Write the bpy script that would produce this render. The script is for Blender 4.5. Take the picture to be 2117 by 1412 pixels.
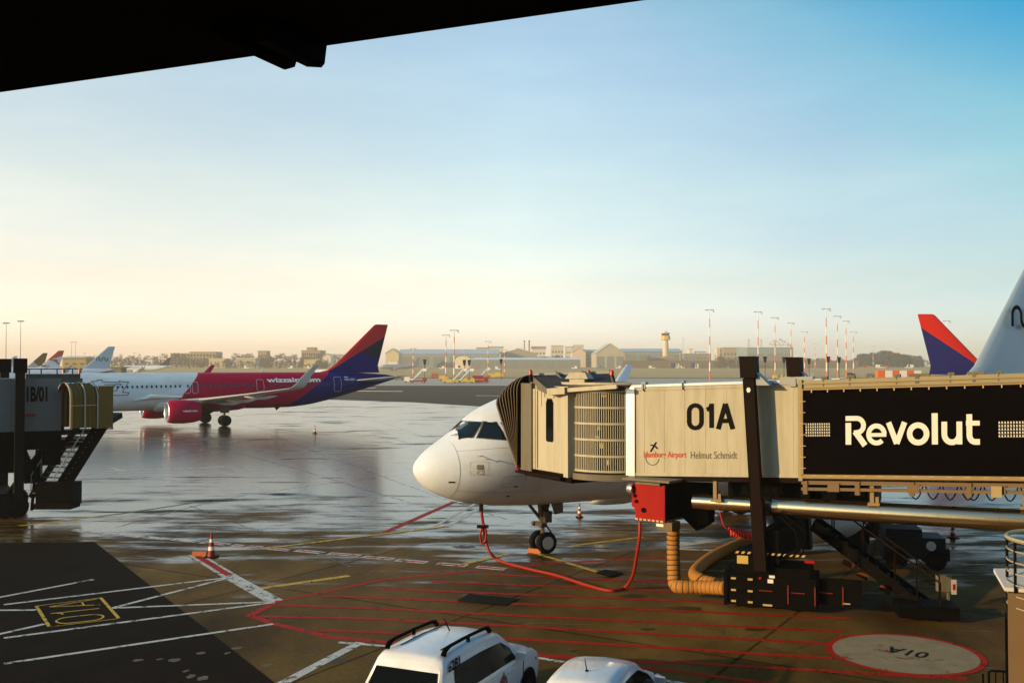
import bpy, math, random
import numpy as np
from mathutils import Matrix, Vector
R = math.radians
random.seed(7)
for o in list(bpy.data.objects): bpy.data.objects.remove(o)
S = bpy.context.scene
C = S.collection

# ------------------------------------------------------------------ camera, sky, sun, exposure
CAM_H, FPX, CX, CY, HOR = 6.7, 2080.0, 1058.5, 706.0, 755.0
TH = math.atan((HOR - CY) / FPX)
cam = bpy.data.cameras.new('camera'); camo = bpy.data.objects.new('camera', cam); C.objects.link(camo)
cam.sensor_width = 36; cam.lens = 36 * FPX / 2117; cam.clip_start = 0.2; cam.clip_end = 12000
camo.location = (0, 0, CAM_H); camo.rotation_euler = (R(90) + TH, 0, 0)
S.camera = camo
SUN_EL = 13.0
SUN = Vector((-0.88, -0.475, 0)).normalized()          # towards the sun, on the ground
wd = bpy.data.worlds.new('World'); S.world = wd; wd.use_nodes = True
wn = wd.node_tree.nodes; wl = wd.node_tree.links
bg = wn['Background']; sky = wn.new('ShaderNodeTexSky'); sky.sky_type = 'NISHITA'
sky.sun_disc = False; sky.sun_elevation = R(SUN_EL); sky.sun_rotation = math.atan2(SUN.x, SUN.y)
sky.altitude = 0; sky.air_density = 1.0; sky.dust_density = 0.5; sky.ozone_density = 1.6
# sky ramps: pale ahead left, bright behind right to light port sides, bluer upwards
wt = wn.new('ShaderNodeTexCoord'); wsep = wn.new('ShaderNodeSeparateXYZ'); wl.new(wt.outputs['Generated'], wsep.inputs[0])
def wmath(op, a, b_, c=0.0):
    n_ = wn.new('ShaderNodeMath'); n_.operation = op
    for i_, q_ in enumerate((a, b_, c)):
        if hasattr(q_, 'links'): wl.new(q_, n_.inputs[i_])
        else: n_.inputs[i_].default_value = q_
    return n_.outputs[0]
def wramp(fac, stops):
    r_ = wn.new('ShaderNodeValToRGB'); e_ = r_.color_ramp.elements
    while len(e_) < len(stops): e_.new(.5)
    for q_, (p_, c_) in zip(e_, stops): q_.position = p_; q_.color = (*c_, 1)
    wl.new(fac, r_.inputs[0]); return r_.outputs[0]
def wmul(a, b_):
    m_ = wn.new('ShaderNodeMix'); m_.data_type = 'RGBA'; m_.blend_type = 'MULTIPLY'; m_.inputs['Factor'].default_value = 1
    wl.new(a, m_.inputs['A']); wl.new(b_, m_.inputs['B']); return m_.outputs['Result']
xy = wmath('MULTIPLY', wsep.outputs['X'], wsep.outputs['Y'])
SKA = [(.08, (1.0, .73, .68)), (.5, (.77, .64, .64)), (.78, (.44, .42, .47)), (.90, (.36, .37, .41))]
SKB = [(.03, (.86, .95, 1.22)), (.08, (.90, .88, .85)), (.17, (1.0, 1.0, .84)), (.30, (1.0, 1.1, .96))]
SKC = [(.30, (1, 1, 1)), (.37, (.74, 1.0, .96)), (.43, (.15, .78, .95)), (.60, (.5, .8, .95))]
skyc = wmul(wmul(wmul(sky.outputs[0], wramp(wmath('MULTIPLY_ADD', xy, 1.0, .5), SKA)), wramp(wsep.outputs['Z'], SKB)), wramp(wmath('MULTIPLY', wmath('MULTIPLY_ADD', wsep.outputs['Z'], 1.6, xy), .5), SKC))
wmp = wn.new('ShaderNodeMapping'); wmp.inputs['Scale'].default_value = (1.6, 1.6, 9); wmp.inputs['Rotation'].default_value = (.12, .1, 0); wl.new(wt.outputs['Generated'], wmp.inputs['Vector'])
wnz = wn.new('ShaderNodeTexNoise'); wnz.inputs['Scale'].default_value = 1.6; wnz.inputs['Detail'].default_value = 7; wnz.inputs['Roughness'].default_value = .62; wl.new(wmp.outputs[0], wnz.inputs['Vector'])
skyc = wmul(skyc, wramp(wnz.outputs['Fac'], [(.35, (.94, .96, .985)), (.52, (1, 1, 1)), (.72, (1.10, 1.075, 1.04))]))
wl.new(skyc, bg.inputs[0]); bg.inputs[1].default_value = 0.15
sl = bpy.data.lights.new('sun', 'SUN'); so = bpy.data.objects.new('sun', sl); C.objects.link(so)
sl.energy = 2.0; sl.angle = R(0.6); sl.color = (1.0, 0.70, 0.36)
d = Vector((SUN.x * math.cos(R(SUN_EL)), SUN.y * math.cos(R(SUN_EL)), math.sin(R(SUN_EL))))
so.rotation_euler = d.to_track_quat('Z', 'Y').to_euler(); so.location = (-60, -20, 60)
vs = S.view_settings; vs.view_transform = 'Standard'; vs.look = 'None'; vs.exposure = 1.46; vs.gamma = 1
S.cycles.max_bounces = 8; S.cycles.volume_bounces = 1; S.cycles.use_denoising = True

# ------------------------------------------------------------------ helpers
def ray(px, py):
    u = (px - CX) / FPX; v = -(py - CY) / FPX
    return Vector((u, math.cos(TH) - v * math.sin(TH), math.sin(TH) + v * math.cos(TH)))
def G(px, py, z=0.0):
    r = ray(px, py); t = (z - CAM_H) / r.z
    return Vector((r.x * t, r.y * t, z))
def AT(px, py, Y):
    r = ray(px, py); t = Y / r.y
    return Vector((r.x * t, Y, CAM_H + r.z * t))
def gz(y):
    t = min(1, max(0, (y - 550) / 800.0)); return 4.0 * t * t * (3 - 2 * t)

class MB:
    def __init__(s): s.v = []; s.f = []; s.m = []
    def add(s, vs, fs, m=0):
        b = len(s.v); s.v += [tuple(p) for p in vs]
        for f in fs: s.f.append([b + i for i in f]); s.m.append(m)
        return s
    def quad(s, a, b, c, d, m=0): return s.add([a, b, c, d], [(0, 1, 2, 3)], m)
    def hexa(s, p, m=0):          # 8 points: bottom loop 0-3, top loop 4-7
        return s.add(p, [(3, 2, 1, 0), (4, 5, 6, 7), (0, 1, 5, 4), (1, 2, 6, 5), (2, 3, 7, 6), (3, 0, 4, 7)], m)
    def box(s, x0, x1, y0, y1, z0, z1, m=0):
        return s.hexa([(x0, y0, z0), (x1, y0, z0), (x1, y1, z0), (x0, y1, z0), (x0, y0, z1), (x1, y0, z1), (x1, y1, z1), (x0, y1, z1)], m)
    def obox(s, c, ax, ay, az, m=0):   # centre, half-axis vectors
        c, ax, ay, az = map(Vector, (c, ax, ay, az))
        return s.hexa([c - ax - ay - az, c + ax - ay - az, c + ax + ay - az, c - ax + ay - az, c - ax - ay + az, c + ax - ay + az, c + ax + ay + az, c - ax + ay + az], m)
    def bar(s, a, b, w, h, m=0, up=(0, 0, 1)):
        a, b = Vector(a), Vector(b); dd = (b - a); L = dd.length
        if L < 1e-6: return s
        dd /= L; u = Vector(up)
        if abs(dd.dot(u)) > .98: u = Vector((1, 0, 0))
        x = dd.cross(u).normalized(); y = x.cross(dd).normalized()
        return s.obox((a + b) / 2, dd * L / 2, x * w / 2, y * h / 2, m)
    def tube(s, pts, r, n=8, m=0, cap=True, ribs=None):
        pts = [Vector(p) for p in pts]; N = len(pts); b = len(s.v)
        prev = None
        for i, p in enumerate(pts):
            t = (pts[min(i + 1, N - 1)] - pts[max(i - 1, 0)]).normalized()
            if prev is None:
                a = Vector((0, 0, 1)) if abs(t.z) < .9 else Vector((1, 0, 0))
                x = t.cross(a).normalized()
            else: x = (prev - t * prev.dot(t)).normalized()
            prev = x; y = t.cross(x)
            rr = r[i] if hasattr(r, '__len__') else r
            for k in range(n):
                a = 2 * math.pi * k / n; s.v.append(tuple(p + (x * math.cos(a) + y * math.sin(a)) * rr))
        for i in range(N - 1):
            for k in range(n):
                k2 = (k + 1) % n
                s.f.append([b + i * n + k, b + i * n + k2, b + (i + 1) * n + k2, b + (i + 1) * n + k])
                s.m.append(m if ribs is None else ribs(i))
        if cap:
            s.f.append([b + k for k in range(n)][::-1]); s.m.append(m)
            s.f.append([b + (N - 1) * n + k for k in range(n)]); s.m.append(m)
        return s
    def cyl(s, a, b, r0, r1=None, n=16, m=0): return s.tube([a, b], [r0, r0 if r1 is None else r1], n, m)
    def prism(s, poly, off, m=0):      # poly: 3D points, extruded by off
        n = len(poly); off = Vector(off); P = [Vector(p) for p in poly]
        return s.add(P + [p + off for p in P], [list(range(n))[::-1], list(range(n, 2 * n))] + [(i, (i + 1) % n, n + (i + 1) % n, n + i) for i in range(n)], m)
    def loft(s, rings, closed=True, caps=True, m=0, mf=None):
        n = len(rings[0]); b = len(s.v)
        for r_ in rings: s.v += [tuple(p) for p in r_]
        for i in range(len(rings) - 1):
            for k in range(n if closed else n - 1):
                k2 = (k + 1) % n
                s.f.append([b + i * n + k, b + i * n + k2, b + (i + 1) * n + k2, b + (i + 1) * n + k])
                s.m.append(mf(i, k) if mf else m)
        if caps:
            s.f.append([b + k for k in range(n)][::-1]); s.m.append(m)
            s.f.append([b + (len(rings) - 1) * n + k for k in range(n)]); s.m.append(m)
        return s
    def build(s, name, mats, parent=None, smooth=False, world=False, fix=True):
        me = bpy.data.meshes.new(name); me.from_pydata(s.v, [], s.f)
        if not isinstance(mats, (list, tuple)): mats = [mats]
        for m in mats: me.materials.append(m)
        me.polygons.foreach_set('material_index', s.m)
        if smooth: me.polygons.foreach_set('use_smooth', [True] * len(s.f))
        if fix:
            import bmesh
            bm = bmesh.new(); bm.from_mesh(me); bmesh.ops.recalc_face_normals(bm, faces=bm.faces); bm.to_mesh(me); bm.free()
        if smooth and smooth != 'full':
            try: me.set_sharp_from_angle(angle=R(38))
            except Exception: pass
        o = bpy.data.objects.new(name, me); C.objects.link(o)
        if parent is not None:
            o.parent = parent
            if world:
                mw = Matrix.Identity(4); p = parent; ch = []
                while p is not None: ch.append(p.matrix_basis.copy()); p = p.parent
                for mm in reversed(ch): mw = mw @ mm
                me.transform(mw.inverted())
        me.update()
        return o
def tag(o, label=None, cat=None, group=None, kind=None):
    if label: o['label'] = label
    if cat: o['category'] = cat
    if group: o['group'] = group
    if kind: o['kind'] = kind
    return o
def thing(name, label, cat, loc=(0, 0, 0), rz=0, group=None):
    o = bpy.data.objects.new(name, None); C.objects.link(o); o.location = loc; o.rotation_euler = (0, 0, rz)
    o.empty_display_size = .3
    return tag(o, label, cat, group)
def dup(root, loc, rz=None, label=None, scale=None):
    def cp(o, par):
        c = o.copy(); C.objects.link(c)
        if par: c.parent = par
        for ch in [x for x in ALLKIDS(o)]: cp(ch, c)
        return c
    c = cp(root, None); c.location = loc
    if rz is not None: c.rotation_euler = (0, 0, rz)
    if label: c['label'] = label
    if scale: c.scale = (scale,) * 3 if not hasattr(scale, '__len__') else scale
    return c
def ALLKIDS(o): return list(o.children)

# ---- materials
def mat(name, col, rough=.6, metal=0, var=.12, vscale=3.0, spec=.28, coat=0, bump=0, bscale=20):
    m = bpy.data.materials.new(name); m.use_nodes = True; nt = m.node_tree; b = nt.nodes['Principled BSDF']
    b.inputs['Roughness'].default_value = rough; b.inputs['Metallic'].default_value = metal
    b.inputs['Specular IOR Level'].default_value = spec; b.inputs['Coat Weight'].default_value = coat
    b.inputs['Coat Roughness'].default_value = .08
    tc = nt.nodes.new('ShaderNodeTexCoord'); nz = nt.nodes.new('ShaderNodeTexNoise'); nz.inputs['Scale'].default_value = vscale
    nz.inputs['Detail'].default_value = 5; nt.links.new(tc.outputs['Object'], nz.inputs['Vector'])
    mx = nt.nodes.new('ShaderNodeMix'); mx.data_type = 'RGBA'
    c = Vector(col); mx.inputs['A'].default_value = (*(c * (1 - var)), 1); mx.inputs['B'].default_value = (*[min(1, x * (1 + var)) for x in c], 1)
    nt.links.new(nz.outputs['Fac'], mx.inputs['Factor']); nt.links.new(mx.outputs['Result'], b.inputs['Base Color'])
    if bump:
        n2 = nt.nodes.new('ShaderNodeTexNoise'); n2.inputs['Scale'].default_value = bscale; n2.inputs['Detail'].default_value = 6
        nt.links.new(tc.outputs['Object'], n2.inputs['Vector']); bp = nt.nodes.new('ShaderNodeBump'); bp.inputs['Strength'].default_value = bump
        nt.links.new(n2.outputs['Fac'], bp.inputs['Height']); nt.links.new(bp.outputs['Normal'], b.inputs['Normal'])
    return m
def streak(m, lo=.72, sc=(2.2, 2.2, .22), scale=1.6):
    nt = m.node_tree; b = nt.nodes['Principled BSDF']; cur = b.inputs['Base Color'].links[0].from_socket
    tc = nt.nodes.new('ShaderNodeTexCoord'); mp = nt.nodes.new('ShaderNodeMapping'); mp.inputs['Scale'].default_value = sc; nt.links.new(tc.outputs['Object'], mp.inputs['Vector'])
    n = nt.nodes.new('ShaderNodeTexNoise'); n.inputs['Scale'].default_value = scale; n.inputs['Detail'].default_value = 7; n.inputs['Roughness'].default_value = .7; nt.links.new(mp.outputs[0], n.inputs['Vector'])
    r_ = nt.nodes.new('ShaderNodeValToRGB'); r_.color_ramp.elements[0].position = .34; r_.color_ramp.elements[0].color = (lo, lo * .97, lo * .9, 1); r_.color_ramp.elements[1].position = .56; r_.color_ramp.elements[1].color = (1, 1, 1, 1)
    nt.links.new(n.outputs['Fac'], r_.inputs[0]); x = nt.nodes.new('ShaderNodeMix'); x.data_type = 'RGBA'; x.blend_type = 'MULTIPLY'; x.inputs['Factor'].default_value = 1
    nt.links.new(cur, x.inputs['A']); nt.links.new(r_.outputs[0], x.inputs['B']); nt.links.new(x.outputs['Result'], b.inputs['Base Color'])
def livery(name, rules, base, rough=.38, coat=0):
    """paint scheme: rules = [(a, b, c, colour)] -> colour where a*x + b*z > c in the aircraft's own coordinates"""
    m = mat(name, base, rough, 0, .05, .8, coat=coat, spec=.06); nt = m.node_tree; b = nt.nodes['Principled BSDF']
    cur = b.inputs['Base Color'].links[0].from_socket
    tc = nt.nodes.new('ShaderNodeTexCoord'); sp = nt.nodes.new('ShaderNodeSeparateXYZ'); nt.links.new(tc.outputs['Object'], sp.inputs[0])
    for (a, bb, c, col) in rules:
        m1 = nt.nodes.new('ShaderNodeMath'); m1.operation = 'MULTIPLY_ADD'; nt.links.new(sp.outputs['X'], m1.inputs[0]); m1.inputs[1].default_value = a
        m2 = nt.nodes.new('ShaderNodeMath'); m2.operation = 'MULTIPLY'; nt.links.new(sp.outputs['Z'], m2.inputs[0]); m2.inputs[1].default_value = bb
        nt.links.new(m2.outputs[0], m1.inputs[2])
        g = nt.nodes.new('ShaderNodeMath'); g.operation = 'GREATER_THAN'; nt.links.new(m1.outputs[0], g.inputs[0]); g.inputs[1].default_value = c
        mx = nt.nodes.new('ShaderNodeMix'); mx.data_type = 'RGBA'; nt.links.new(g.outputs[0], mx.inputs['Factor'])
        nt.links.new(cur, mx.inputs['A']); mx.inputs['B'].default_value = (*col, 1); cur = mx.outputs['Result']
    nt.links.new(cur, b.inputs['Base Color'])
    return m
WHITE = mat('white_paint', (.78, .79, .80), .3, coat=.3, var=.04)
OFFWHITE = mat('offwhite_panel', (.44, .395, .28), .5, var=.05)
BEIGE = mat('beige_panel', (.43, .39, .28), .55, var=.07, vscale=1.2)
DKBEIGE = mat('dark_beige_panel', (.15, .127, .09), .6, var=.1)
GREY = mat('grey_paint', (.30, .31, .31), .5, var=.12)
ALU = mat('aluminium', (.62, .63, .65), .35, .8, var=.06)
STEEL = mat('steel_duct', (.74, .58, .36), .24, 1.0, var=.08, vscale=2)
DARK = mat('dark_steel', (.008, .006, .004), .6, var=.2, spec=.12)
BLACK = mat('black_plastic', (.003, .0025, .002), .6, var=.2, spec=.03)
SHADEBLK = mat('shade_black', (.002, .002, .0015), .9, var=.1, spec=.02)  # near-black colour stands in for deep shade inside and under things
RUBBER = mat('rubber', (.004, .0035, .003), .8, var=.2, spec=.12)
BROWN = mat('brown_steel', (.008, .003, .0015), .6, var=.15, spec=.06)
GLASS = mat('dark_glass', (.004, .005, .005), .08, var=.1, spec=.06)
COCKPIT = mat('cockpit_glass', (.006, .009, .008), .04, var=.3, spec=.55)
BANNER = mat('banner_fabric', (.0025, .0015, .0015), .7, var=.15, spec=.02, bump=.05, bscale=6)
CREAM = mat('cream_letter', (.72, .68, .58), .6, var=.04)
RED = mat('red_paint', (.30, .008, .005), .5, var=.1, spec=.08)
REDLENS = mat('red_lens', (.42, .02, .008), .25, var=.05)
ORANGE = mat('orange_paint', (.38, .09, .012), .5, var=.1)
HOSE = mat('yellow_hose', (.36, .15, .022), .7, var=.14, vscale=8, bump=.2, bscale=9)
GEARM = mat('gear_steel', (.085, .065, .042), .5, .2, var=.3, vscale=6)
HOSERIB = mat('hose_rib', (.07, .035, .012), .7, var=.1)
CABLE = mat('orange_cable', (.27, .018, .005), .5, var=.08)
CONE = mat('cone_orange', (.22, .020, .007), .5, var=.1)
YELLOW = mat('yellow_paint', (.62, .42, .04), .5, var=.12)
YCURT = mat('yellow_curtain', (.15, .088, .014), .6, var=.16, vscale=2)
MAG = mat('magenta_paint', (.42, .002, .05), .4, var=.05, spec=.2)
BLUE = mat('blue_paint', (.012, .016, .16), .3, var=.05, coat=.3)
RIM = mat('wheel_rim', (.55, .54, .5), .4, .3, var=.1)
CARW = mat('car_white', (.70, .73, .76), .25, coat=.6, var=.02)
REFL = mat('reflector', (.48, .32, .11), .4, var=.1)

for m_ in (BEIGE, OFFWHITE, DKBEIGE, CARW, RED): streak(m_, .82 if m_ is not CARW else .93)

# ---- text: flat mesh of the built-in face, mapped by a function
_tc = {}
def text_geo(txt, bold=0.0):
    k = (txt, bold)
    if k in _tc: return _tc[k]
    cu = bpy.data.curves.new('lettering', 'FONT'); cu.body = txt; cu.size = 1; cu.resolution_u = 4; cu.offset = bold
    o = bpy.data.objects.new('lettering', cu); C.objects.link(o)
    dg = bpy.context.evaluated_depsgraph_get(); me = bpy.data.meshes.new_from_object(o.evaluated_get(dg))
    v = [(p.co.x, p.co.y) for p in me.vertices]; f = [list(p.vertices) for p in me.polygons]
    bpy.data.objects.remove(o); bpy.data.meshes.remove(me); bpy.data.curves.remove(cu)
    xs = [p[0] for p in v]; ys = [p[1] for p in v]; x0, x1, y0, y1 = min(xs), max(xs), min(ys), max(ys)
    v = [((x - x0) / (x1 - x0), (y - y0) / (y1 - y0)) for x, y in v]
    _tc[k] = (v, f); return _tc[k]
def text(txt, fn, bold=0.0):     # fn maps (0..1, 0..1) -> 3D
    v, f = text_geo(txt, bold); b = MB(); b.add([fn(*p) for p in v], f); return b
def stroke(pts, w, closed=False):
    """polyline -> 2D quad strip"""
    P = []
    for p in pts:
        p = Vector((p[0], p[1]))
        if not P or (p - P[-1]).length > 1e-3: P.append(p)
    if closed and (P[0] - P[-1]).length < 1e-3: P.pop()
    out = []
    for i, p in enumerate(P):
        a = P[i - 1] if (i > 0 or closed) else None; c = P[(i + 1) % len(P)] if (i < len(P) - 1 or closed) else None
        d1 = (p - a).normalized() if a is not None else None; d2 = (c - p).normalized() if c is not None else None
        if d1 is None: d1 = d2
        if d2 is None: d2 = d1
        t = (d1 + d2); t = t.normalized() if t.length > 1e-6 else d1
        n = Vector((-t.y, t.x)); k = 1 / max(.5, n.dot(Vector((-d1.y, d1.x))))
        out += [p + n * w / 2 * k, p - n * w / 2 * k]
    N = len(P); fs = [(2 * i, 2 * i + 1, (2 * i + 3) % (2 * N), (2 * i + 2) % (2 * N)) for i in range(N if closed else N - 1)]
    return [(p.x, p.y) for p in out], fs
def arc(cx, cy, rx, ry, a0, a1, n=14):
    return [(cx + rx * math.cos(R(a0 + (a1 - a0) * i / n)), cy + ry * math.sin(R(a0 + (a1 - a0) * i / n))) for i in range(n + 1)]
def glyph_01A(ch):
    if ch == '0': return [([(.0, .28)] + arc(.26, .27, .26, .27, 180, 360, 8) + arc(.26, .73, .26, .27, 0, 180, 8), True)]
    if ch == '1': return [([(.2, 0), (.2, 1.06)], False), ([(.0, .80), (.12, .84), (.2, .96)], False)]
    return [([(.0, -.06), (.3, 1.04)], False), ([(.3, 1.04), (.6, -.06)], False), ([(.13, .3), (.47, .3)], False)]
def number_01A(b, fn, w, gap=.19):
    x = 0; k = 0; tot = .52 + gap * 1.15 + .28 + gap + .6
    for ch, adv in (('0', .52 + gap * 1.15), ('1', .28 + gap), ('A', .6)):
        for pl, cl in glyph_01A(ch):
            k += 1; v, f = stroke(pl, w, cl); b.add([fn((x + px_) / tot, py_, k) for px_, py_ in v], f)
        x += adv
    return b
def squiggle():
    """the rounded up-and-down line of the white tails: 0..3.6 wide, 0..1.2 high"""
    p = [(0, 0), (0, .55)] + arc(.45, .7, .45, .5, 180, 0, 10) + [(.9, .5)] + arc(1.35, .5, .45, .5, 180, 360, 10) + arc(2.25, .7, .45, .5, 180, 0, 10) + arc(3.15, .5, .45, .5, 180, 360, 10) + [(3.6, 1.15)]
    q = [p[0]]
    for x in p[1:]:
        if (Vector(x) - Vector(q[-1])).length > .02: q.append(x)
    return q

# ------------------------------------------------------------------ ground
def ground_mat(name, wet):
    m = bpy.data.materials.new(name); m.use_nodes = True; nt = m.node_tree; b = nt.nodes['Principled BSDF']
    N = nt.nodes.new; L = nt.links.new
    tc = N('ShaderNodeTexCoord')
    def noise(scale, detail=6, rough=.6, stretch=None, rot=0):
        n = N('ShaderNodeTexNoise'); n.inputs['Scale'].default_value = scale; n.inputs['Detail'].default_value = detail; n.inputs['Roughness'].default_value = rough
        if stretch:
            mp = N('ShaderNodeMapping'); mp.inputs['Scale'].default_value = stretch; mp.inputs['Rotation'].default_value = (0, 0, rot)
            L(tc.outputs['Object'], mp.inputs['Vector']); L(mp.outputs[0], n.inputs['Vector'])
        else: L(tc.outputs['Object'], n.inputs['Vector'])
        return n.outputs['Fac']
    def math_(op, a, c=None, d=None):
        x = N('ShaderNodeMath'); x.operation = op
        for i, q in enumerate((a, c, d)):
            if q is None: continue
            if hasattr(q, 'links'): L(q, x.inputs[i])
            else: x.inputs[i].default_value = q
        return x.outputs[0]
    def ramp(fac, stops):
        r_ = N('ShaderNodeValToRGB'); e = r_.color_ramp.elements
        while len(e) < len(stops): e.new(.5)
        for q, (p, c) in zip(e, stops): q.position = p; q.color = (*c, 1) if hasattr(c, '__len__') else (c, c, c, 1)
        L(fac, r_.inputs[0]); return r_.outputs[0]
    big = noise(.09, 7, .62); mid = noise(.5, 6, .6, (1, .45, 1), R(28)); fine = noise(9, 5, .7); streak = noise(.35, 6, .65, (.25, 1.6, 1), R(-8))
    base = ramp(mid, [(.3, (.085, .045, .010)), (.5, (.135, .076, .017)), (.7, (.19, .116, .030))])
    mb_ = N('ShaderNodeMix'); mb_.data_type = 'RGBA'; mb_.blend_type = 'MULTIPLY'; mb_.inputs['Factor'].default_value = 1
    L(base, mb_.inputs['A']); L(ramp(noise(.16, 5, .6, (1, .6, 1), R(40)), [(.36, .5), (.56, 1.1)]), mb_.inputs['B']); base = mb_.outputs['Result']
    mul = N('ShaderNodeMix'); mul.data_type = 'RGBA'; mul.blend_type = 'MULTIPLY'; mul.inputs['Factor'].default_value = 1
    L(base, mul.inputs['A']); L(ramp(fine, [(.3, .72), (.7, 1.15)]), mul.inputs['B']); col = mul.outputs['Result']
    # concrete joints every 7.5 m
    br = N('ShaderNodeTexBrick'); br.offset = 0; br.inputs['Scale'].default_value = 1; br.inputs['Mortar Size'].default_value = .045
    br.inputs['Brick Width'].default_value = 7.5; br.inputs['Row Height'].default_value = 7.5
    br.inputs['Color1'].default_value = (1, 1, 1, 1); br.inputs['Color2'].default_value = (.72, .70, .68, 1); br.inputs['Mortar'].default_value = (.45, .42, .4, 1)
    mp = N('ShaderNodeMapping'); mp.inputs['Rotation'].default_value = (0, 0, R(31)); L(tc.outputs['Object'], mp.inputs['Vector']); L(mp.outputs[0], br.inputs['Vector'])
    m2 = N('ShaderNodeMix'); m2.data_type = 'RGBA'; m2.blend_type = 'MULTIPLY'; m2.inputs['Factor'].default_value = 1
    L(col, m2.inputs['A']); L(br.outputs['Color'], m2.inputs['B']); col = m2.outputs['Result']
    if wet:
        sp = N('ShaderNodeSeparateXYZ'); L(tc.outputs['Object'], sp.inputs[0])
        # the rain has dried off the stands beside the terminal first: wetter from about 36 m outwards
        edge = math_('MULTIPLY_ADD', sp.outputs['Y'], .06, -2.15)
        edge = math_('MINIMUM', math_('MAXIMUM', edge, -.55), 1.0)
        w = math_('ADD', math_('MULTIPLY', math_('SUBTRACT', big, .5), 3.2), edge)
        w = math_('ADD', w, math_('MULTIPLY', math_('SUBTRACT', streak, .5), 3.6))
        w = math_('ADD', w, math_('MULTIPLY', math_('SUBTRACT', noise(.8, 6, .68, (.35, 1.1, 1), R(14)), .5), 3.0))
        wetm = ramp(w, [(.0, 0.0), (.75, 1.0)])
        dk = N('ShaderNodeMix'); dk.data_type = 'RGBA'; L(wetm, dk.inputs['Factor']); L(col, dk.inputs['A'])
        dm = N('ShaderNodeMix'); dm.data_type = 'RGBA'; dm.blend_type = 'MULTIPLY'; dm.inputs['Factor'].default_value = 1; L(col, dm.inputs['A']); dm.inputs['B'].default_value = (.5, .46, .40, 1)
        L(dm.outputs['Result'], dk.inputs['B']); col = dk.outputs['Result']
        L(ramp(wetm, [(0, .65), (.5, .32), (1, .165)]), b.inputs['Roughness'])
        b.inputs['Specular Tint'].default_value = (1.0, .93, .80, 1)
        rip = noise(2.2, 5, .6, (.5, 2.0, 1), R(-6))
        bp = N('ShaderNodeBump'); bp.inputs['Strength'].default_value = .1; bp.inputs['Distance'].default_value = .05
        L(rip, bp.inputs['Height']); L(bp.outputs['Normal'], b.inputs['Normal'])
        L(math_('MULTIPLY', ramp(wetm, [(0, .04), (.45, .4), (1, 1.0)]), math_('MULTIPLY_ADD', br.outputs['Fac'], -.75, 1.0)), b.inputs['Specular IOR Level'])
    else:
        b.inputs['Roughness'].default_value = .8
    L(col, b.inputs['Base Color'])
    return m
APRON = ground_mat('wet_concrete', True)
ASPH = mat('rough_asphalt', (.080, .050, .021), .75, spec=.15, var=.35, vscale=.25, bump=.2, bscale=2)
GRASSM = mat('dry_grass', (.46, .32, .11), .95, var=.35, vscale=.04)
PALE = mat('pale_concrete', (.36, .28, .16), .45, var=.2, vscale=.15)

def sheet(name, m, x0, x1, y0, y1, z, nx=1, ny=1, hill=False):
    b = MB(); vs_ = []
    for j in range(ny + 1):
        for i in range(nx + 1):
            y = y0 + (y1 - y0) * j / ny; vs_.append((x0 + (x1 - x0) * i / nx, y, z + (gz(y) if hill else 0)))
    b.add(vs_, [(j * (nx + 1) + i, j * (nx + 1) + i + 1, (j + 1) * (nx + 1) + i + 1, (j + 1) * (nx + 1) + i) for j in range(ny) for i in range(nx)])
    return tag(b.build(name, m, fix=False), kind='structure')
sheet('ground', GRASSM, -2400, 2400, -300, 3000, 0, 1, 66, True)
def poly_sheet(name, m, pts, z):
    b = MB(); b.add([(p[0], p[1], z) for p in pts], [list(range(len(pts)))]); return tag(b.build(name, m), kind='structure')
poly_sheet('apron', APRON, [(-400, -80), (400, -80), (400, 145), (120, 145), (7, 146), (-18, 182), (-90, 240), (-400, 420)], .004)
poly_sheet('asphalt_shoulder', ASPH, [(400, 145), (120, 145), (7, 146), (-18, 182), (-90, 240), (-400, 420), (-400, 520), (-90, 330), (400, 330)], .006)
poly_sheet('taxiway', PALE, [(-400, 520), (-90, 330), (400, 330), (400, 440), (-400, 600)], .005)
DKASPH = mat('fresh_asphalt', (.011, .0065, .0028), .85, var=.5, vscale=.8, spec=.05, bump=.1, bscale=30)
da = [G(195, 1120), G(572, 1414), G(640, 1470), G(-500, 1600), G(-700, 1130)]
poly_sheet('dark_asphalt', DKASPH, [(p.x, p.y) for p in da], .006)
random.seed(5); b = MB()
for (px, py, w, h) in [(360, 1364, 26, 4), (285, 1364, 24, 3), (385, 1386, 14, 3), (420, 1401, 30, 5), (395, 1397, 20, 5), (552, 1374, 26, 3), (490, 1339, 26, 3), (415, 1349, 20, 3), (330, 1362, 12, 2), (470, 1349, 14, 3)]:
    n = 11; b.add([G(px + w / 2 * math.cos(a) * random.uniform(.6, 1.1) + 5 * math.sin(a), py - h * math.sin(a) * random.uniform(.6, 1.1), .0075) for a in np.linspace(0, 2 * math.pi, n + 1)[:-1]], [list(range(n))])
tag(b.build('asphalt_patch', mat('worn_patch', (.13, .10, .05), .7, var=.3, vscale=6), fix=False), kind='structure')
b = MB()
for (x0, y0, x1, y1, w) in [(-46, 262, -28, 258, 2), (-8, 222, 4, 219, .8), (-70, 300, -40, 296, 2)]:
    b.add([(x0, y0 - w, .012), (x1, y1 - w, .012), (x1, y1 + w, .012), (x0, y0 + w, .012)], [(0, 1, 2, 3)])
tag(b.build('puddle', mat('puddle_water', (.03, .025, .02), .12, var=.1), fix=False), kind='structure')
sheet('runway', mat('runway_concrete', (.42, .35, .22), .6, var=.2, vscale=.02), -1500, 1500, 690, 730, .03, 1, 8, True)
sheet('taxi_strip', mat('strip_asphalt', (.13, .10, .055), .8, var=.2, vscale=.05), -1500, 1500, 505, 540, .01, 1, 1)

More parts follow.
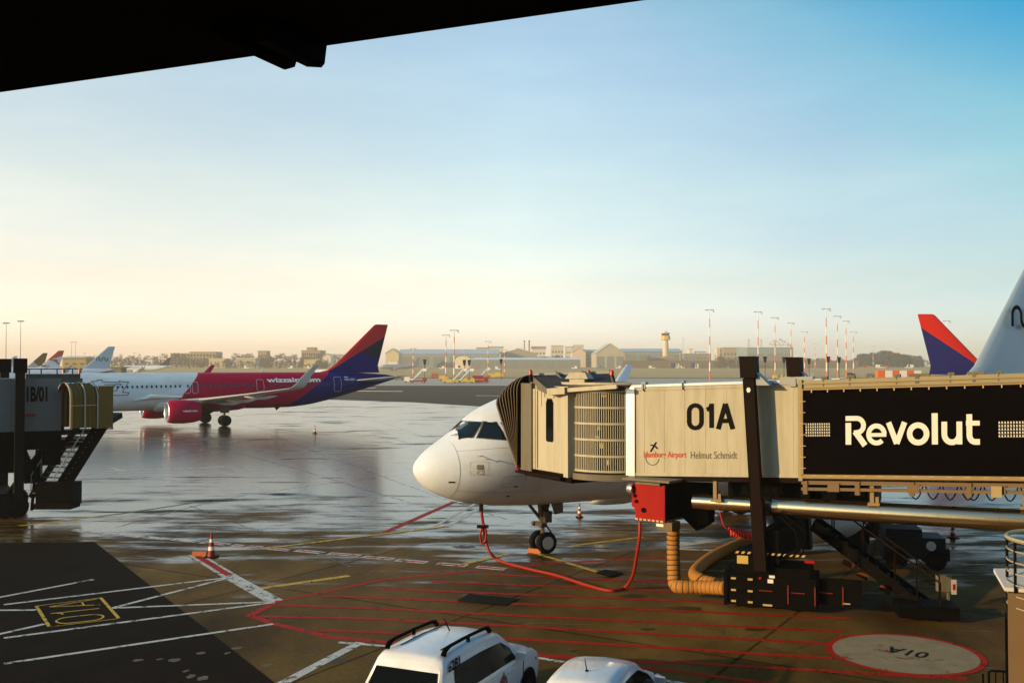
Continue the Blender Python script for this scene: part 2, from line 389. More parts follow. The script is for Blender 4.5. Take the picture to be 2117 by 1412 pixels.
# ---- painted markings (laid on the concrete)
PW = mat('worn_white_line', (.55, .54, .48), .6, var=.35, vscale=6, spec=.06)
PR = mat('worn_red_line', (.36, .016, .006), .6, var=.35, vscale=5, spec=.06)
PY = mat('worn_yellow_line', (.55, .36, .05), .6, var=.35, vscale=6, spec=.06)
PD = mat('tyre_rubber_mark', (.05, .035, .018), .32, var=.4, vscale=3, spec=.06)
PB = mat('black_marking', (.012, .01, .008), .6, var=.2, spec=.06)
PC = mat('worn_circle_paint', (.26, .213, .13), .7, var=.35, vscale=2.2, spec=.06)
_lz = [0]
def wear(m, thr=.40, scale=2.6):      # chips and rubbed-off stretches where the concrete shows through
    nt = m.node_tree; out = nt.nodes['Material Output']; tc = nt.nodes.new('ShaderNodeTexCoord')
    n = nt.nodes.new('ShaderNodeTexNoise'); n.inputs['Scale'].default_value = scale; n.inputs['Detail'].default_value = 9; n.inputs['Roughness'].default_value = .78; nt.links.new(tc.outputs['Object'], n.inputs['Vector'])
    r_ = nt.nodes.new('ShaderNodeValToRGB'); r_.color_ramp.elements[0].position = thr; r_.color_ramp.elements[1].position = thr + .07; nt.links.new(n.outputs['Fac'], r_.inputs[0])
    tr = nt.nodes.new('ShaderNodeBsdfTransparent'); mx = nt.nodes.new('ShaderNodeMixShader'); nt.links.new(r_.outputs[0], mx.inputs[0]); nt.links.new(tr.outputs[0], mx.inputs[1]); nt.links.new(nt.nodes['Principled BSDF'].outputs[0], mx.inputs[2]); nt.links.new(mx.outputs[0], out.inputs['Surface'])
wear(PW, .41); wear(PR, .375); wear(PY, .39); wear(PC, .36, 1.4); wear(PD, .46, 1.5)
def line(b, pts, w, z):
    _lz[0] += 1; z += .00009 * (_lz[0] % 40)
    P = [G(*p) for p in pts]; v, f = stroke([(p.x, p.y) for p in P], w); b.add([(x, y, z) for x, y in v], f)
bw, br_, by, bd, bb = MB(), MB(), MB(), MB(), MB()
for (x0, x1, y) in [(190, 240, 1102), (247, 293, 1107), (300, 350, 1112), (358, 408, 1117), (417, 473, 1123), (480, 540, 1129), (547, 600, 1135), (612, 668, 1140), (680, 743, 1146), (752, 812, 1153), (820, 882, 1160), (905, 965, 1167), (985, 1045, 1174), (150, 183, 1097)]:
    line(bw, [(x0, y - 2), (x1, y + 3)], .42, .012)
    if x0 > 410: line(br_, [(x0 + 4, y - 1.6), (x1 - 4, y + 2.6)], .14, .016)
line(bw, [(403, 1147), (478, 1193), (568, 1243)], .5, .012); line(br_, [(408, 1150), (474, 1190)], .24, .016)
for p in [[(478, 1193), (8, 1250)], [(478, 1193), (232, 1257)], [(568, 1244), (232, 1257)], [(568, 1245), (8, 1319)], [(565, 1290), (8, 1372)], [(75, 1261), (-60, 1262)], [(92, 1290), (-60, 1324)], [(193, 1198), (-60, 1246)]]:
    line(bw, p, .15, .008)
line(bw, [(560, 1425), (745, 1328)], .26, .008); line(bw, [(700, 1328), (1120, 1361), (1450, 1420)], .14, .008)
line(bw, [(920, 1090), (1010, 1040)], .3, .008); line(bw, [(900, 1087), (985, 1040)], .2, .008); line(bw, [(215, 975), (520, 964)], .5, .008); line(bw, [(228, 968), (260, 975)], .4, .008)
line(bw, [(150, 980), (640, 972)], .25, .008); line(bw, [(1405, 1128), (1640, 1095)], .3, .008); line(bw, [(1400, 1135), (1560, 1140)], .25, .008)
line(by, [(540, 1216), (722, 1190)], .26, .008); line(by, [(1095, 1140), (1240, 1184)], .22, .012); line(by, [(1185, 1128), (1330, 1110)], .2, .012)
line(by, [(545, 1135), (760, 1108), (925, 1088)], .22, .02); line(by, [(40, 1087), (250, 1062), (395, 1040)], .25, .008); line(by, [(1900, 1165), (2117, 1168)], .2, .008)
line(by, [(960, 1166), (1050, 1146)], .25, .02)
for p in [[(75, 1253), (208, 1236)], [(102, 1296), (246, 1279)]]: line(by, p, .045, .012)
for p in [[(75, 1253), (102, 1296)], [(208, 1236), (246, 1279)]]: line(by, p, .09, .014)
line(br_, [(575, 1243), (800, 1197), (985, 1180), (1150, 1164), (1400, 1150)], .2, .008)
line(br_, [(575, 1243), (517, 1272), (562, 1288), (682, 1317), (760, 1324), (1119, 1355), (1400, 1372)], .24, .008)
for p in [[(1002, 1187), (1400, 1204), (1700, 1216)], [(893, 1202), (1400, 1223), (1700, 1236)], [(787, 1217), (1400, 1242), (1700, 1255)], [(664, 1232), (760, 1235), (1400, 1263), (1760, 1279)], [(575, 1251), (760, 1257), (1400, 1289), (1746, 1306)], [(517, 1274), (760, 1279), (1042, 1293), (1400, 1314), (1709, 1330)], [(657, 1303), (760, 1306), (1103, 1323), (1400, 1341), (1721, 1361)], [(1400, 1369), (1705, 1387), (2000, 1404)], [(1300, 1377), (1400, 1388), (1596, 1414)]]:
    line(br_, p, .2, .01)
line(br_, [(790, 1103), (940, 1037)], .3, .008); line(br_, [(545, 1128), (640, 1140)], .15, .008)
# tyre tracks and joints
random.seed(3)
for p, w in [([(600, 890), (720, 880), (830, 890)], .12), ([(620, 862), (760, 868), (880, 905)], .1), ([(330, 950), (560, 905), (760, 900), (860, 920)], .2),
             ([(390, 1045), (620, 1130), (760, 1185)], .1), ([(560, 900), (860, 1010), (1050, 1075)], .12), ([(260, 905), (480, 935), (850, 1040)], .12), ([(480, 875), (560, 890), (640, 903), (760, 920), (900, 932)], .14), ([(655, 870), (860, 900), (1080, 925)], .16), ([(240, 1090), (500, 1025), (800, 985)], .16), ([(1260, 1190), (1380, 1240), (1500, 1310)], .06), ([(1480, 1330), (1640, 1290)], .05), ([(1500, 1412), (1640, 1345), (1720, 1320)], .05), ([(1510, 1312), (1660, 1365), (1760, 1412)], .05)]:
    P_ = [G(*q) for q in p]; Q = []
    for i_ in range(len(P_) - 1):
        a_, b_, c_, d_ = P_[max(i_ - 1, 0)], P_[i_], P_[i_ + 1], P_[min(i_ + 2, len(P_) - 1)]
        for k_ in range(12): t = k_ / 12; Q.append(.5 * ((2 * b_) + (c_ - a_) * t + (2 * a_ - 5 * b_ + 4 * c_ - d_) * t * t + (3 * b_ - a_ - 3 * c_ + d_) * t**3))
    Q.append(P_[-1]); v, f = stroke([(q.x + .03 * math.sin(i_ * 1.7), q.y + .05 * math.sin(i_ * .9)) for i_, q in enumerate(Q)], w * .7); bd.add([(x, y, .006) for x, y in v], f)
# oil and grease stains on the stand
random.seed(21); bs_ = MB()
for (px, py, w, h) in [(1105, 1192, 40, 5), (1170, 1205, 34, 6), (1060, 1215, 26, 3), (1225, 1195, 40, 5), (1310, 1232, 30, 5), (1000, 1285, 12, 3), (1075, 1286, 16, 2), (1185, 1345, 10, 3), (1420, 1258, 46, 8), (1560, 1300, 30, 5), (860, 1150, 22, 3), (1130, 1152, 34, 6), (640, 1190, 26, 3), (690, 1365, 30, 5), (650, 1340, 18, 3), (960, 1130, 30, 3), (1340, 1300, 20, 3)]:
    n = 14; bs_.add([G(px + w * math.cos(a) * random.uniform(.55, 1.1), py + h * math.sin(a) * random.uniform(.5, 1.2), .0072) for a in np.linspace(0, 2 * math.pi, n + 1)[:-1]], [list(range(n))])
tag(bs_.build('oil_stain', mat('oil_stain', (.045, .026, .007), .5, var=.5, vscale=4, spec=.1), fix=False), kind='structure')
# circle stand mark
cc = G(1870, 1351); rr = 1.6
v = [(cc.x + (rr + .15) * math.cos(a), cc.y + (rr + .15) * math.sin(a), .014) for a in np.linspace(0, 2 * math.pi, 64, endpoint=False)]
br_.add(v, [list(range(64))])
bc = MB(); bc.add([(cc.x + rr * math.cos(a), cc.y + rr * math.sin(a), .018) for a in np.linspace(0, 2 * math.pi, 64, endpoint=False)], [list(range(64))])
p0 = G(1918, 1357); p1 = G(1832, 1342); ux = (p1 - p0); wlen = ux.length; ux.normalize(); uy = Vector((-ux.y, ux.x, 0))
bb = text('01A', lambda x, y: Vector((p0.x, p0.y, .022)) + ux * wlen * x + uy * (y - .5) * .55, .02)
# yellow stand number beside the white lines
q0 = G(168, 1286); q1 = G(150, 1244); vx = q1 - q0; vl = vx.length; vx.normalize(); vy = Vector((-vx.y, vx.x, 0))
number_01A(by, lambda x, y, k: Vector((q0.x, q0.y, .016 + .001 * k)) + vx * vl * x + vy * (y - .5) * 1.15, .05, .24)
for b_, n_, m_ in [(bw, 'white_marking', PW), (br_, 'red_marking', PR), (by, 'yellow_marking', PY), (bd, 'tyre_mark', PD), (bb, 'black_marking', PB), (bc, 'circle_marking', PC)]:
    tag(b_.build(n_, m_, fix=False), kind='structure')
b = MB(); b.add([G(945, 1242, .024), G(970, 1227, .024), G(1072, 1238, .024), G(1045, 1251, .024)], [(0, 1, 2, 3)]); b.prism([G(945, 1242, .02), G(970, 1227, .02), G(1072, 1238, .02), G(1045, 1251, .02)], (0, 0, .012))
tag(b.build('pit_cover', BLACK), 'black rectangular pit cover lying across the red hatched lines', 'pit cover')
b = MB(); b.prism([G(1232, 1184, .02), G(1252, 1178, .02), G(1288, 1186, .02), G(1262, 1193, .02)], (0, 0, .03))
tag(b.build('drain_cover', BLACK), 'small dark drain cover at the end of the yellow line', 'drain cover')

# ------------------------------------------------------------------ aircraft
def hermite(xs, ys, x):
    xs = np.array(xs, float); ys = np.array(ys, float); x = min(max(x, xs[0]), xs[-1])
    h = np.diff(xs); dl = np.diff(ys) / h; n = len(xs); mm = np.zeros(n)
    for i in range(1, n - 1):
        if dl[i - 1] * dl[i] > 0: mm[i] = 2 * dl[i - 1] * dl[i] / (dl[i - 1] + dl[i])
    mm[0] = dl[0]; mm[-1] = dl[-1]
    i = min(max(int(np.searchsorted(xs, x) - 1), 0), n - 2); t = (x - xs[i]) / h[i]
    return float((2 * t**3 - 3 * t**2 + 1) * ys[i] + (t**3 - 2 * t**2 + t) * h[i] * mm[i] + (-2 * t**3 + 3 * t**2) * ys[i + 1] + (t**3 - t**2) * h[i] * mm[i + 1])
NT = ([math.sqrt(x) for x in (0, .06, .17, .45, .8, 1.3, 1.6, 2.4, 3.23, 4.2, 5.5, 6.5)], [3.22, 3.42, 3.55, 3.80, 4.03, 4.32, 4.55, 5.12, 5.5, 5.75, 5.86, 5.87])
NBm = ([math.sqrt(x) for x in (0, .06, .17, .45, .8, 1.3, 1.8, 2.5, 3.5, 5, 6.5)], [3.22, 3.0, 2.84, 2.56, 2.36, 2.16, 2.02, 1.9, 1.8, 1.735, 1.73])
NW = ([math.sqrt(x) for x in (0, .06, .17, .45, .8, 1.3, 2, 3, 4, 5.2, 6.5)], [0, .24, .42, .72, .97, 1.24, 1.52, 1.77, 1.89, 1.96, 1.975])
TT = ([0, 1, 3, 6, 9, 12], [5.35, 5.52, 5.68, 5.82, 5.87, 5.87])
TB = ([0, 1, 3, 6, 9, 12, 14, 16], [4.95, 4.68, 4.1, 3.28, 2.5, 1.93, 1.76, 1.73])
TW = ([0, 1, 2.5, 5, 8, 11, 14], [.2, .42, .7, 1.17, 1.63, 1.91, 1.975])
def fus(s, L):
    if s < 6.5: q = math.sqrt(max(s, 0)); return hermite(*NT, q), hermite(*NBm, q), hermite(*NW, q)
    e = L - s
    return hermite(*TT, e) if e < 12 else 5.87, hermite(*TB, e) if e < 16 else 1.73, hermite(*TW, e) if e < 14 else 1.975
def fus_y(s, z, L):
    zt, zb, w = fus(s, L); zc = (zt + zb) / 2; h = (zt - zb) / 2
    return w * math.sqrt(max(0.0, 1 - ((z - zc) / h) ** 2))
def airfoil(le, chord, th, up=(0, 0, 1), n=9):
    """ring of points, x runs aft; up is the thickness direction"""
    le = Vector(le); up = Vector(up); t = [.0, .02, .08, .2, .4, .6, .8, 1.0]
    def yt(x): return 5 * th * (.2969 * math.sqrt(x) - .126 * x - .3516 * x * x + .2843 * x**3 - .1015 * x**4)
    r1 = [le + Vector((x * chord, 0, 0)) + up * yt(x) * chord for x in t]
    r2 = [le + Vector((x * chord, 0, 0)) - up * yt(x) * chord * .7 for x in t[1:-1]][::-1]
    return r1 + r2
def surf_mesh(pts, L, side, off=.012):
    return [(s, side * (fus_y(s, z, L) + off), z) for s, z in pts]
def patch(b, corners, L, side, off=.012, n=6):
    (a, b_, c, d_) = [Vector(p) for p in corners]; g = []
    for i in range(n + 1):
        for j in range(n + 1):
            u, v = i / n, j / n; p = a * (1 - u) * (1 - v) + b_ * (1 - u) * v + c * u * v + d_ * u * (1 - v)
            zt, zb, w = fus(p.x, L); z = min(p.y, zt - .004)
            g.append((p.x, side * (fus_y(p.x, z, L) + off), z + (off * .8 if z > zt - .25 else 0)))
    b.add(g, [(i * (n + 1) + j, i * (n + 1) + j + 1, (i + 1) * (n + 1) + j + 1, (i + 1) * (n + 1) + j) for i in range(n) for j in range(n)])
def wheel(b, c, r, w, ax=(0, 1, 0), mt=0, mr=1, hub=True):
    c = Vector(c); ax = Vector(ax).normalized(); prof = [(-.5, .0), (-.5, .55), (-.42, .6), (-.5, .82), (-.36, .97), (0, 1), (.36, .97), (.5, .82), (.42, .6), (.5, .55), (.5, 0)]
    x = ax.orthogonal().normalized(); y = ax.cross(x); n = 24; rings = []
    for (p, q) in prof: rings.append([c + ax * p * w + (x * math.cos(2 * math.pi * k / n) + y * math.sin(2 * math.pi * k / n)) * max(q, .02) * r for k in range(n)])
    b.loft(rings, caps=False, mf=lambda i, k: mr if (i < 2 or i > 7) else mt)
def aircraft(name, label, loc, rz, p1=0, p2=0, fm=None, finm=None, wingm=None, engm=None, ltip=None, rtip=None, stabm=None, fin=(0, 0, 0), det=1, cat='airplane', group=None):
    L = 37.57 + p1 + p2; root = thing(name, label, cat, loc, rz, group)
    seg = 40 if det else 18
    ss = list(np.array([0, .03, .06, .12, .2, .3, .45, .6, .8, 1.0, 1.3, 1.6, 2, 2.4, 2.8, 3.3, 4, 5, 6.5])) + list(np.linspace(8, L - 16, 10)) + list(np.linspace(L - 14, L, 15))
    b = MB(); rings = []
    for s in ss:
        zt, zb, w = fus(s, L); zc = (zt + zb) / 2; h = (zt - zb) / 2
        rings.append([(s, -w * math.sin(2 * math.pi * k / seg), zc + h * math.cos(2 * math.pi * k / seg)) for k in range(seg)])
    b.loft(rings); f = b.build('fuselage', fm, root, 'full')
    o1 = p1; o2 = p1 + p2
    if det:       # belly fairing
        b = MB(); rg = []
        for u in np.linspace(0, 1, 15):
            s = 10.6 + o1 + u * 10.6; q = math.sin(math.pi * u) ** .5
            rg.append([(s, (1.2 + .98 * q) * math.sin(a), 2.55 - (.75 + .42 * q) * max(0, -math.cos(a)) + .75 * max(0, math.cos(a)) * q) for a in np.linspace(0, 2 * math.pi, 25)[:-1]])
        b.loft(rg); b.build('belly_fairing', fm, root, 'full')
    for sd, tip in ((-1, ltip), (1, rtip)):     # -1 = port
        b = MB(); z0 = 2.55
        def zw(l): return z0 + (l - 1.9) * .108 + .012 * max(0, l - 8) ** 1.3 * .6
        secs = [(1.2, 11.6, 7.2, .12), (1.95, 12.1, 6.5, .13), (6.4, 14.55, 4.05, .12), (11.5, 17.2, 2.75, .11), (17.0, 19.95, 1.55, .10)]
        b.loft([airfoil((s + o1, sd * l, zw(l)), c, t) for l, s, c, t in secs])
        w = b.build('wing', wingm, root, True)
        b = MB(); zt_ = zw(17)
        wl_ = [(17.0, 19.95, 1.5, 0, 0), (17.25, 20.15, 1.42, .06, 15), (17.5, 20.4, 1.3, .25, 50), (17.68, 20.75, 1.18, .6, 68), (17.8, 21.2, 1.0, 1.2, 76), (18.0, 22.0, .72, 2.0, 78), (18.08, 22.45, .5, 2.42, 80)]
        b.loft([airfoil((s + o1, sd * l, zt_ + dz), c, .10, (0, -sd * math.sin(R(an)), math.cos(R(an)))) for l, s, c, dz, an in wl_], mf=lambda i, k: 1 if k < 7 else 0)
        b.build('winglet', tip or [wingm, wingm], w, True)
        if det:
            for l, s in ((4.6, 17.4), (8.0, 17.8), (11.6, 18.6)):
                b = MB(); b.tube([(s + o1 - 1.2, sd * l, zw(l) - .2), (s + o1, sd * l, zw(l) - .36), (s + o1 + 1.1, sd * l, zw(l) - .36), (s + o1 + 2.3, sd * l, zw(l) - .18)], [.05, .2, .2, .03], 10)
                b.build('flap_fairing', wingm, w, 'full')
        b = MB(); e = o2
        b.loft([airfoil((31.3 + e, sd * .3, 4.75), 3.9, .10), airfoil((31.6 + e, sd * .9, 4.8), 3.5, .10), airfoil((34.9 + e, sd * 6.2, 5.38), 1.4, .09)])
        b.build('tailplane', stabm or wingm, root, True)
        # engine
        en = MB(); x0 = 10.95 + o1; cz = 1.78; cy = sd * 5.75; n = 28
        pr = [(0, .92), (.05, 1.06), (.25, 1.16), (.8, 1.24), (1.8, 1.26), (2.8, 1.17), (3.45, 1.0)]
        en.loft([[(x0 + x, cy + r_ * math.sin(2 * math.pi * k / n), cz + r_ * math.cos(2 * math.pi * k / n)) for k in range(n)] for x, r_ in pr], caps=False)
        en.loft([[(x0 + x, cy + r_ * math.sin(2 * math.pi * k / n), cz + r_ * math.cos(2 * math.pi * k / n)) for k in range(n)] for x, r_ in [(3.45, 1.0), (3.4, .9), (3.0, .85)]], caps=False)
        eo = en.build('engine', engm, root, 'full')
        if det:
            b = MB(); b.loft([[(x0 + x, cy + r_ * math.sin(2 * math.pi * k / n), cz + r_ * math.cos(2 * math.pi * k / n)) for k in range(n)] for x, r_ in [(.06, 1.065), (-.01, 1.0), (.0, .9), (.15, .85), (.5, .82)]], caps=False)
            b.build('intake_lip', ALU, eo, 'full')
            b = MB(); b.loft([[(x0 + x, cy + r_ * math.sin(2 * math.pi * k / n), cz + r_ * math.cos(2 * math.pi * k / n)) for k in range(n)] for x, r_ in [(.4, .84), (.75, .84), (.75, .3), (.45, .05)]])
            b.build('fan', BLACK, eo, True)
            b = MB(); b.loft([[(x0 + x, cy + r_ * math.sin(2 * math.pi * k / n), cz + r_ * math.cos(2 * math.pi * k / n)) for k in range(n)] for x, r_ in [(3.2, .7), (4.0, .55), (4.6, .3), (5.0, .05)]])
            b.build('exhaust_cone', DARK, eo, 'full')
        b = MB(); b.prism([(x0 + 1.0, cy - .14, cz + 1.15), (x0 + 3.3, cy - .14, cz + .9), (x0 + 5.2, cy - .14, zw(5.75) - .1), (x0 + 3.6, cy - .14, zw(5.75) + .1)], (0, .28, 0)); b.build('pylon', wingm, root)
    # fin
    b = MB(); le, tipx, h = fin; F = lambda z: 29.3 + o2 + le
    b.loft([airfoil((27.2 + o2 + le, 0, 5.78), 8.3, .03, (0, 1, 0)), airfoil((28.6 + o2 + le, 0, 6.1), 6.8, .06, (0, 1, 0)), airfoil((29.45 + o2 + le, 0, 6.65), 5.85, .09, (0, 1, 0)), airfoil((34.8 + o2 + tipx, 0, 11.7 + h), 1.85, .09, (0, 1, 0)), airfoil((35.1 + o2 + tipx, 0, 11.78 + h), 1.5, .06, (0, 1, 0))])
    fo = b.build('tail_fin', finm, root, True)
    # gear
    if det:
        for sd in (-1, 1):
            b = MB(); x = 17.7 + o1; y = sd * 3.8
            b.cyl((x - .1, y, 2.9), (x, y, .585), .14, .12, 12); b.cyl((x, y - .62, .585), (x, y + .62, .585), .1); b.bar((x, y, 1.2), (x + .1, y - sd * 1.5, 2.4), .12, .12); b.obox((x - .05, y + sd * .2, 2.0), (.5, 0, 0), (0, .03, 0), (0, 0, .55))
            b.bar((x - .1, y, 1.3), (x - .5, y, .75), .06, .06)
            g = b.build('landing_gear', GEARM, root, True)
            for k in (-.47, .47):
                b = MB(); wheel(b, (x, y + k, .6), .6, .44); b.build('wheel', [RUBBER, DARK], g, True)
        b = MB(); x = 5.07
        b.cyl((x - .12, 0, 2.3), (x - .02, 0, .9), .13, .11, 14); b.cyl((x - .02, 0, .9), (x, 0, .4), .075, .075, 12); b.cyl((x, -.3, .4), (x, .3, .4), .06)
        b.bar((x - .05, 0, 1.15), (x - .75, 0, 1.95), .09, .09); b.bar((x + .1, -.1, .95), (x + .35, -.1, .62), .05, .05); b.bar((x + .35, -.1, .62), (x + .06, -.1, .42), .05, .05)
        for s_ in (-1, 1): b.prism([(x + .05, s_ * .36, 1.95), (x + .6, s_ * .36, 1.9), (x + .55, s_ * .46, 1.45), (x + .2, s_ * .46, 1.4)], (0, s_ * .03, 0))
        b.obox((x - .12, 0, 1.02), (.09, 0, 0), (0, .34, 0), (0, 0, .07)); b.cyl((x - .2, -.34, 1.02), (x - .2, -.2, 1.02), .085); b.cyl((x - .2, .34, 1.02), (x - .2, .2, 1.02), .085)
        b.obox((x + .05, -.22, 1.3), (.14, 0, 0), (0, .09, 0), (0, 0, .2)); b.obox((x + .12, .1, 1.55), (.1, 0, 0), (0, .16, 0), (0, 0, .16)); b.tube([(x - .1, -.12, 1.9), (x - .25, -.2, 1.4), (x - .12, -.22, .9), (x, -.2, .5)], .022, 6); b.bar((x - .1, -.2, .75), (x + .1, .2, .75), .06, .1)
        g = b.build('nose_gear', GEARM, root, True)
        for k in (-.25, .25):
            b = MB(); wheel(b, (x, k, .385), .39, .23); b.build('wheel', [RUBBER, RIM], g, True)
        for sd in (-1, 1):
            for cs in ([(1.34, 4.22), (1.72, 4.80), (2.14, 4.78), (1.70, 4.30)], [(1.80, 4.29), (2.20, 4.79), (2.52, 4.78), (2.62, 4.22)], [(2.70, 4.24), (2.62, 4.78), (3.1, 4.74), (3.25, 4.3)]):
                b = MB(); patch(b, cs, L, sd, .014); b.build('cockpit_window', COCKPIT, root, 'full', fix=False)
    return root, f, fo, L
def side_text(b, txt, s0, s1, z0, z1, L, bold=0, side=-1, off=.03, slant=0):
    t = text(txt, lambda x, y: (s0 + (s1 - s0) * x + slant * y, side * (fus_y(s0 + (s1 - s0) * x, z0 + (z1 - z0) * y, L) + off), z0 + (z1 - z0) * y), bold)
    b.add(t.v, t.f); return b
def side_stroke(b, pts, w, L, side=-1, off=.025, closed=False):
    dense = []
    for i in range(len(pts) - (0 if closed else 1)):
        a, c = Vector(pts[i]), Vector(pts[(i + 1) % len(pts)]); k = max(1, int((c - a).length / .25)); dense += [tuple(a + (c - a) * j / k) for j in range(k)]
    if not closed: dense.append(pts[-1])
    v, f = stroke(dense, w, closed); b.add([(x, side * (fus_y(x, z, L) + off), z) for x, z in v], f)
def rect(s0, s1, z0, z1, r=.15): return [(s0 + r, z0), (s1 - r, z0), (s1, z0 + r), (s1, z1 - r), (s1 - r, z1), (s0 + r, z1), (s0, z1 - r), (s0, z0 + r)]
def fin_marks(b, L, s0, z0, k, w, side=-1, y=.30):
    v, f = stroke(squiggle(), w); b.add([(s0 + x * k, side * y, z0 + z * k) for x, z in v], f)

# --- magenta / blue aircraft taxiing out beyond the stand
k = (19.75 - 17.55) / (5.62 - 3.03); k2 = (35.4 - 30.5) / (5.73 - 2.17)
MAGC = (.38, .0005, .038); BLC = (.005, .008, .13)
WF = livery('magenta_blue_livery', [(1, -k, 19.75 - k * 5.62, MAGC), (1, -k2, 35.4 - k2 * 5.73, BLC)], (.60, .70, .74))
kf = (10.25 - 7.04) / (43.14 - 37.57)
WFIN = livery('red_blue_fin_paint_sheen', [(.35, 1, 8.3 + .35 * 40, (.016, .018, .035)), (-kf, 1, 7.04 - kf * 37.57, (.50, .02, .03))], BLC)  # slate band paints a grey sheen in above the blue
WENG = mat('magenta_nacelle', MAGC, .38, var=.05, spec=.08)
WINGM_ = 0
WINGM = mat('wing_grey', (.50, .50, .48), .35, var=.06)
wz, wf, wfin, WL = aircraft('passenger_aircraft', 'long white, magenta and blue jet with web address on its side, crossing the wet apron', (-52.27, 102.58, 0), R(32.67), 4.27, 2.67, WF, WFIN, WINGM, WENG, [WINGM, WINGM], [MAG, MAG], WINGM, (0, 0, 0))
b = MB(); side_text(b, 'wizzair.com', 27.45, 34.0, 4.72, 5.24, WL, .035); b.build('lettering', WHITE, wf, fix=False)
b = MB(); side_text(b, 'HA-LZU', 37.2, 38.6, 4.86, 5.12, WL, .02); b.build('registration', WHITE, wf, fix=False)
b = MB(); b.add([(37.2 + x, -(fus_y(37.2 + x, 5.22 + z, WL) + .03), 5.22 + z) for x, z in ((0, 0), (.5, 0), (.5, .1), (0, .1))], [(0, 1, 2, 3)]); b.build('flag_mark', WHITE, wf, fix=False)

t = text('wizzair.com', lambda x, y: (16.6 + 1.5 * x, -5.75 - 1.275 * math.cos(math.asin((.12 + .2 * (y - .5)) / 1.275)) - .02, 1.78 + .12 + .2 * (y - .5)), .03)
t.build('lettering', WHITE, [c for c in wz.children if c.name.startswith('engine')][0], fix=False)
win = None
WGL = mat('cabin_glass', (.03, .055, .07), .15, var=.1)
for s in list(np.linspace(10.1, 17.6, 16)) + [18.45, 19.15] + list(np.linspace(19.85, 25.75, 12)) + list(np.linspace(27.9, 34.85, 14)):
    if win is None:
        b = MB(); n = 12
        b.add([(.115 * math.cos(2 * math.pi * i / n), -.02, .17 * math.sin(2 * math.pi * i / n)) for i in range(n)], [list(range(n))]); win = b.build('window', WGL, wf, fix=False); o = win
    else: o = win.copy(); C.objects.link(o); o.parent = wf
    zz = 4.36 + .004 * (s - 10); o.location = (s, -fus_y(s, zz, WL), zz); o.rotation_euler = (R(-15), 0, 0)
OUTL = mat('door_outline', (.62, .58, .60), .4, var=.05)
for nm, r_ in (('rear_door', rect(35.75, 36.7, 3.55, 5.3)), ('cabin_door', rect(26.2, 27.05, 3.75, 5.05)), ('exit_door', rect(18.12, 18.72, 3.6, 4.85)), ('exit_door', rect(18.92, 19.55, 3.6, 4.85))):
    b = MB(); side_stroke(b, r_, .035, WL, closed=True); b.build(nm, OUTL, wf, fix=False)
b = MB()
for pl in ([(8.2, 4.75), (8.55, 5.0), (9.1, 5.02), (9.15, 5.15), (9.6, 5.15), (9.65, 4.95), (11.3, 4.88), (11.35, 5.05), (11.5, 4.95), (12.25, 4.9), (11.65, 4.0), (11.6, 3.82), (12.25, 3.78), (12.1, 3.5), (9.8, 3.5)], [(9.75, 4.65), (10.9, 4.65), (10.05, 3.9), (9.7, 3.9)], [(10.3, 3.98), (10.9, 3.98), (11.5, 4.68), (10.95, 4.68), (10.3, 3.98)]):
    side_stroke(b, pl, .07, WL)
b.build('logo_outline', mat('plum_line', (.10, .008, .05), .4), wf, fix=False)
b = MB(); b.prism([(29.2, -.04, 1.4), (29.6, -.04, 1.75), (29.0, -.04, 1.78)], (0, .08, 0)); b.build('belly_antenna', DARK, wf)
b = MB(); b.prism([(27.3, -.03, 5.84), (27.7, -.03, 5.84), (27.72, -.03, 6.2), (27.55, -.03, 6.2)], (0, .06, 0)); b.build('roof_antenna', WHITE, wf)
b = MB(); b.tube([(17.6, -2.5, 3.05), (18.2, -2.2, 3.3), (14.5, -2.0, 3.35), (12.6, -2.02, 2.9)], [.05, .1, .3, .05], 10); b.build('wing_root_fairing', WF, wf, 'full')

# --- white aircraft docked at the stand
MF = livery('white_livery', [], (.67, .72, .77), .3); streak(WF, .86, (.5, 1.5, 1.2), 1.0); streak(MF, .92, (.6, 1.5, 1.2), 1.2)
FINW = mat('pale_blue_fin', (.40, .51, .58), .35, var=.05)
ma, mf, mfin, ML = aircraft('docked_aircraft', 'white jet with its nose beside the passenger bridge and a black squiggle on its tail', (-3.26, 33.63, 0), R(30.56), 0, 0, MF, FINW, WINGM, MF, [WHITE, WHITE], [WHITE, WHITE], None, (.35, -.0, .95))
b = MB(); fin_marks(b, ML, 32.35, 8.62, .8, .26, y=.36); b.build('squiggle_mark', BLACK, mfin, fix=False)
b = MB(); patch(b, [(1.62, 3.26), (1.62, 3.42), (1.80, 3.42), (1.80, 3.26)], ML, -1, .012, 3); b.build('access_panel', mat('panel_brown', (.25, .2, .13), .5), mf, fix=False)
b = MB(); side_stroke(b, rect(1.42, 2.0, 3.08, 3.52, .05), .012, ML, closed=True, off=.01); side_stroke(b, rect(1.62, 1.8, 3.12, 3.22, .02), .03, ML, closed=True, off=.012); b.build('panel_outline', mat('panel_line', (.5, .5, .5), .5), mf, fix=False)
for s_, z_, w_ in ((.82, 2.82, .18), (3.0, 2.6, .12), (2.9, 2.25, .1), (3.02, 3.62, .06)):
    b = MB(); patch(b, [(s_, z_), (s_, z_ + .05), (s_ + w_, z_ + .05), (s_ + w_, z_)], ML, -1, .012, 2); b.build('static_port', BLACK, mf, fix=False)
b = MB()
for cs in ([(1.36, 4.22), (1.73, 4.79), (2.15, 4.78), (1.71, 4.29)], [(1.79, 4.28), (2.19, 4.80), (2.53, 4.79), (2.63, 4.21)]): side_stroke(b, cs, .03, ML, closed=True, off=.008)
b.build('window_seal', mat('seal_grey', (.10, .10, .09), .5, spec=.2), mf, fix=False)
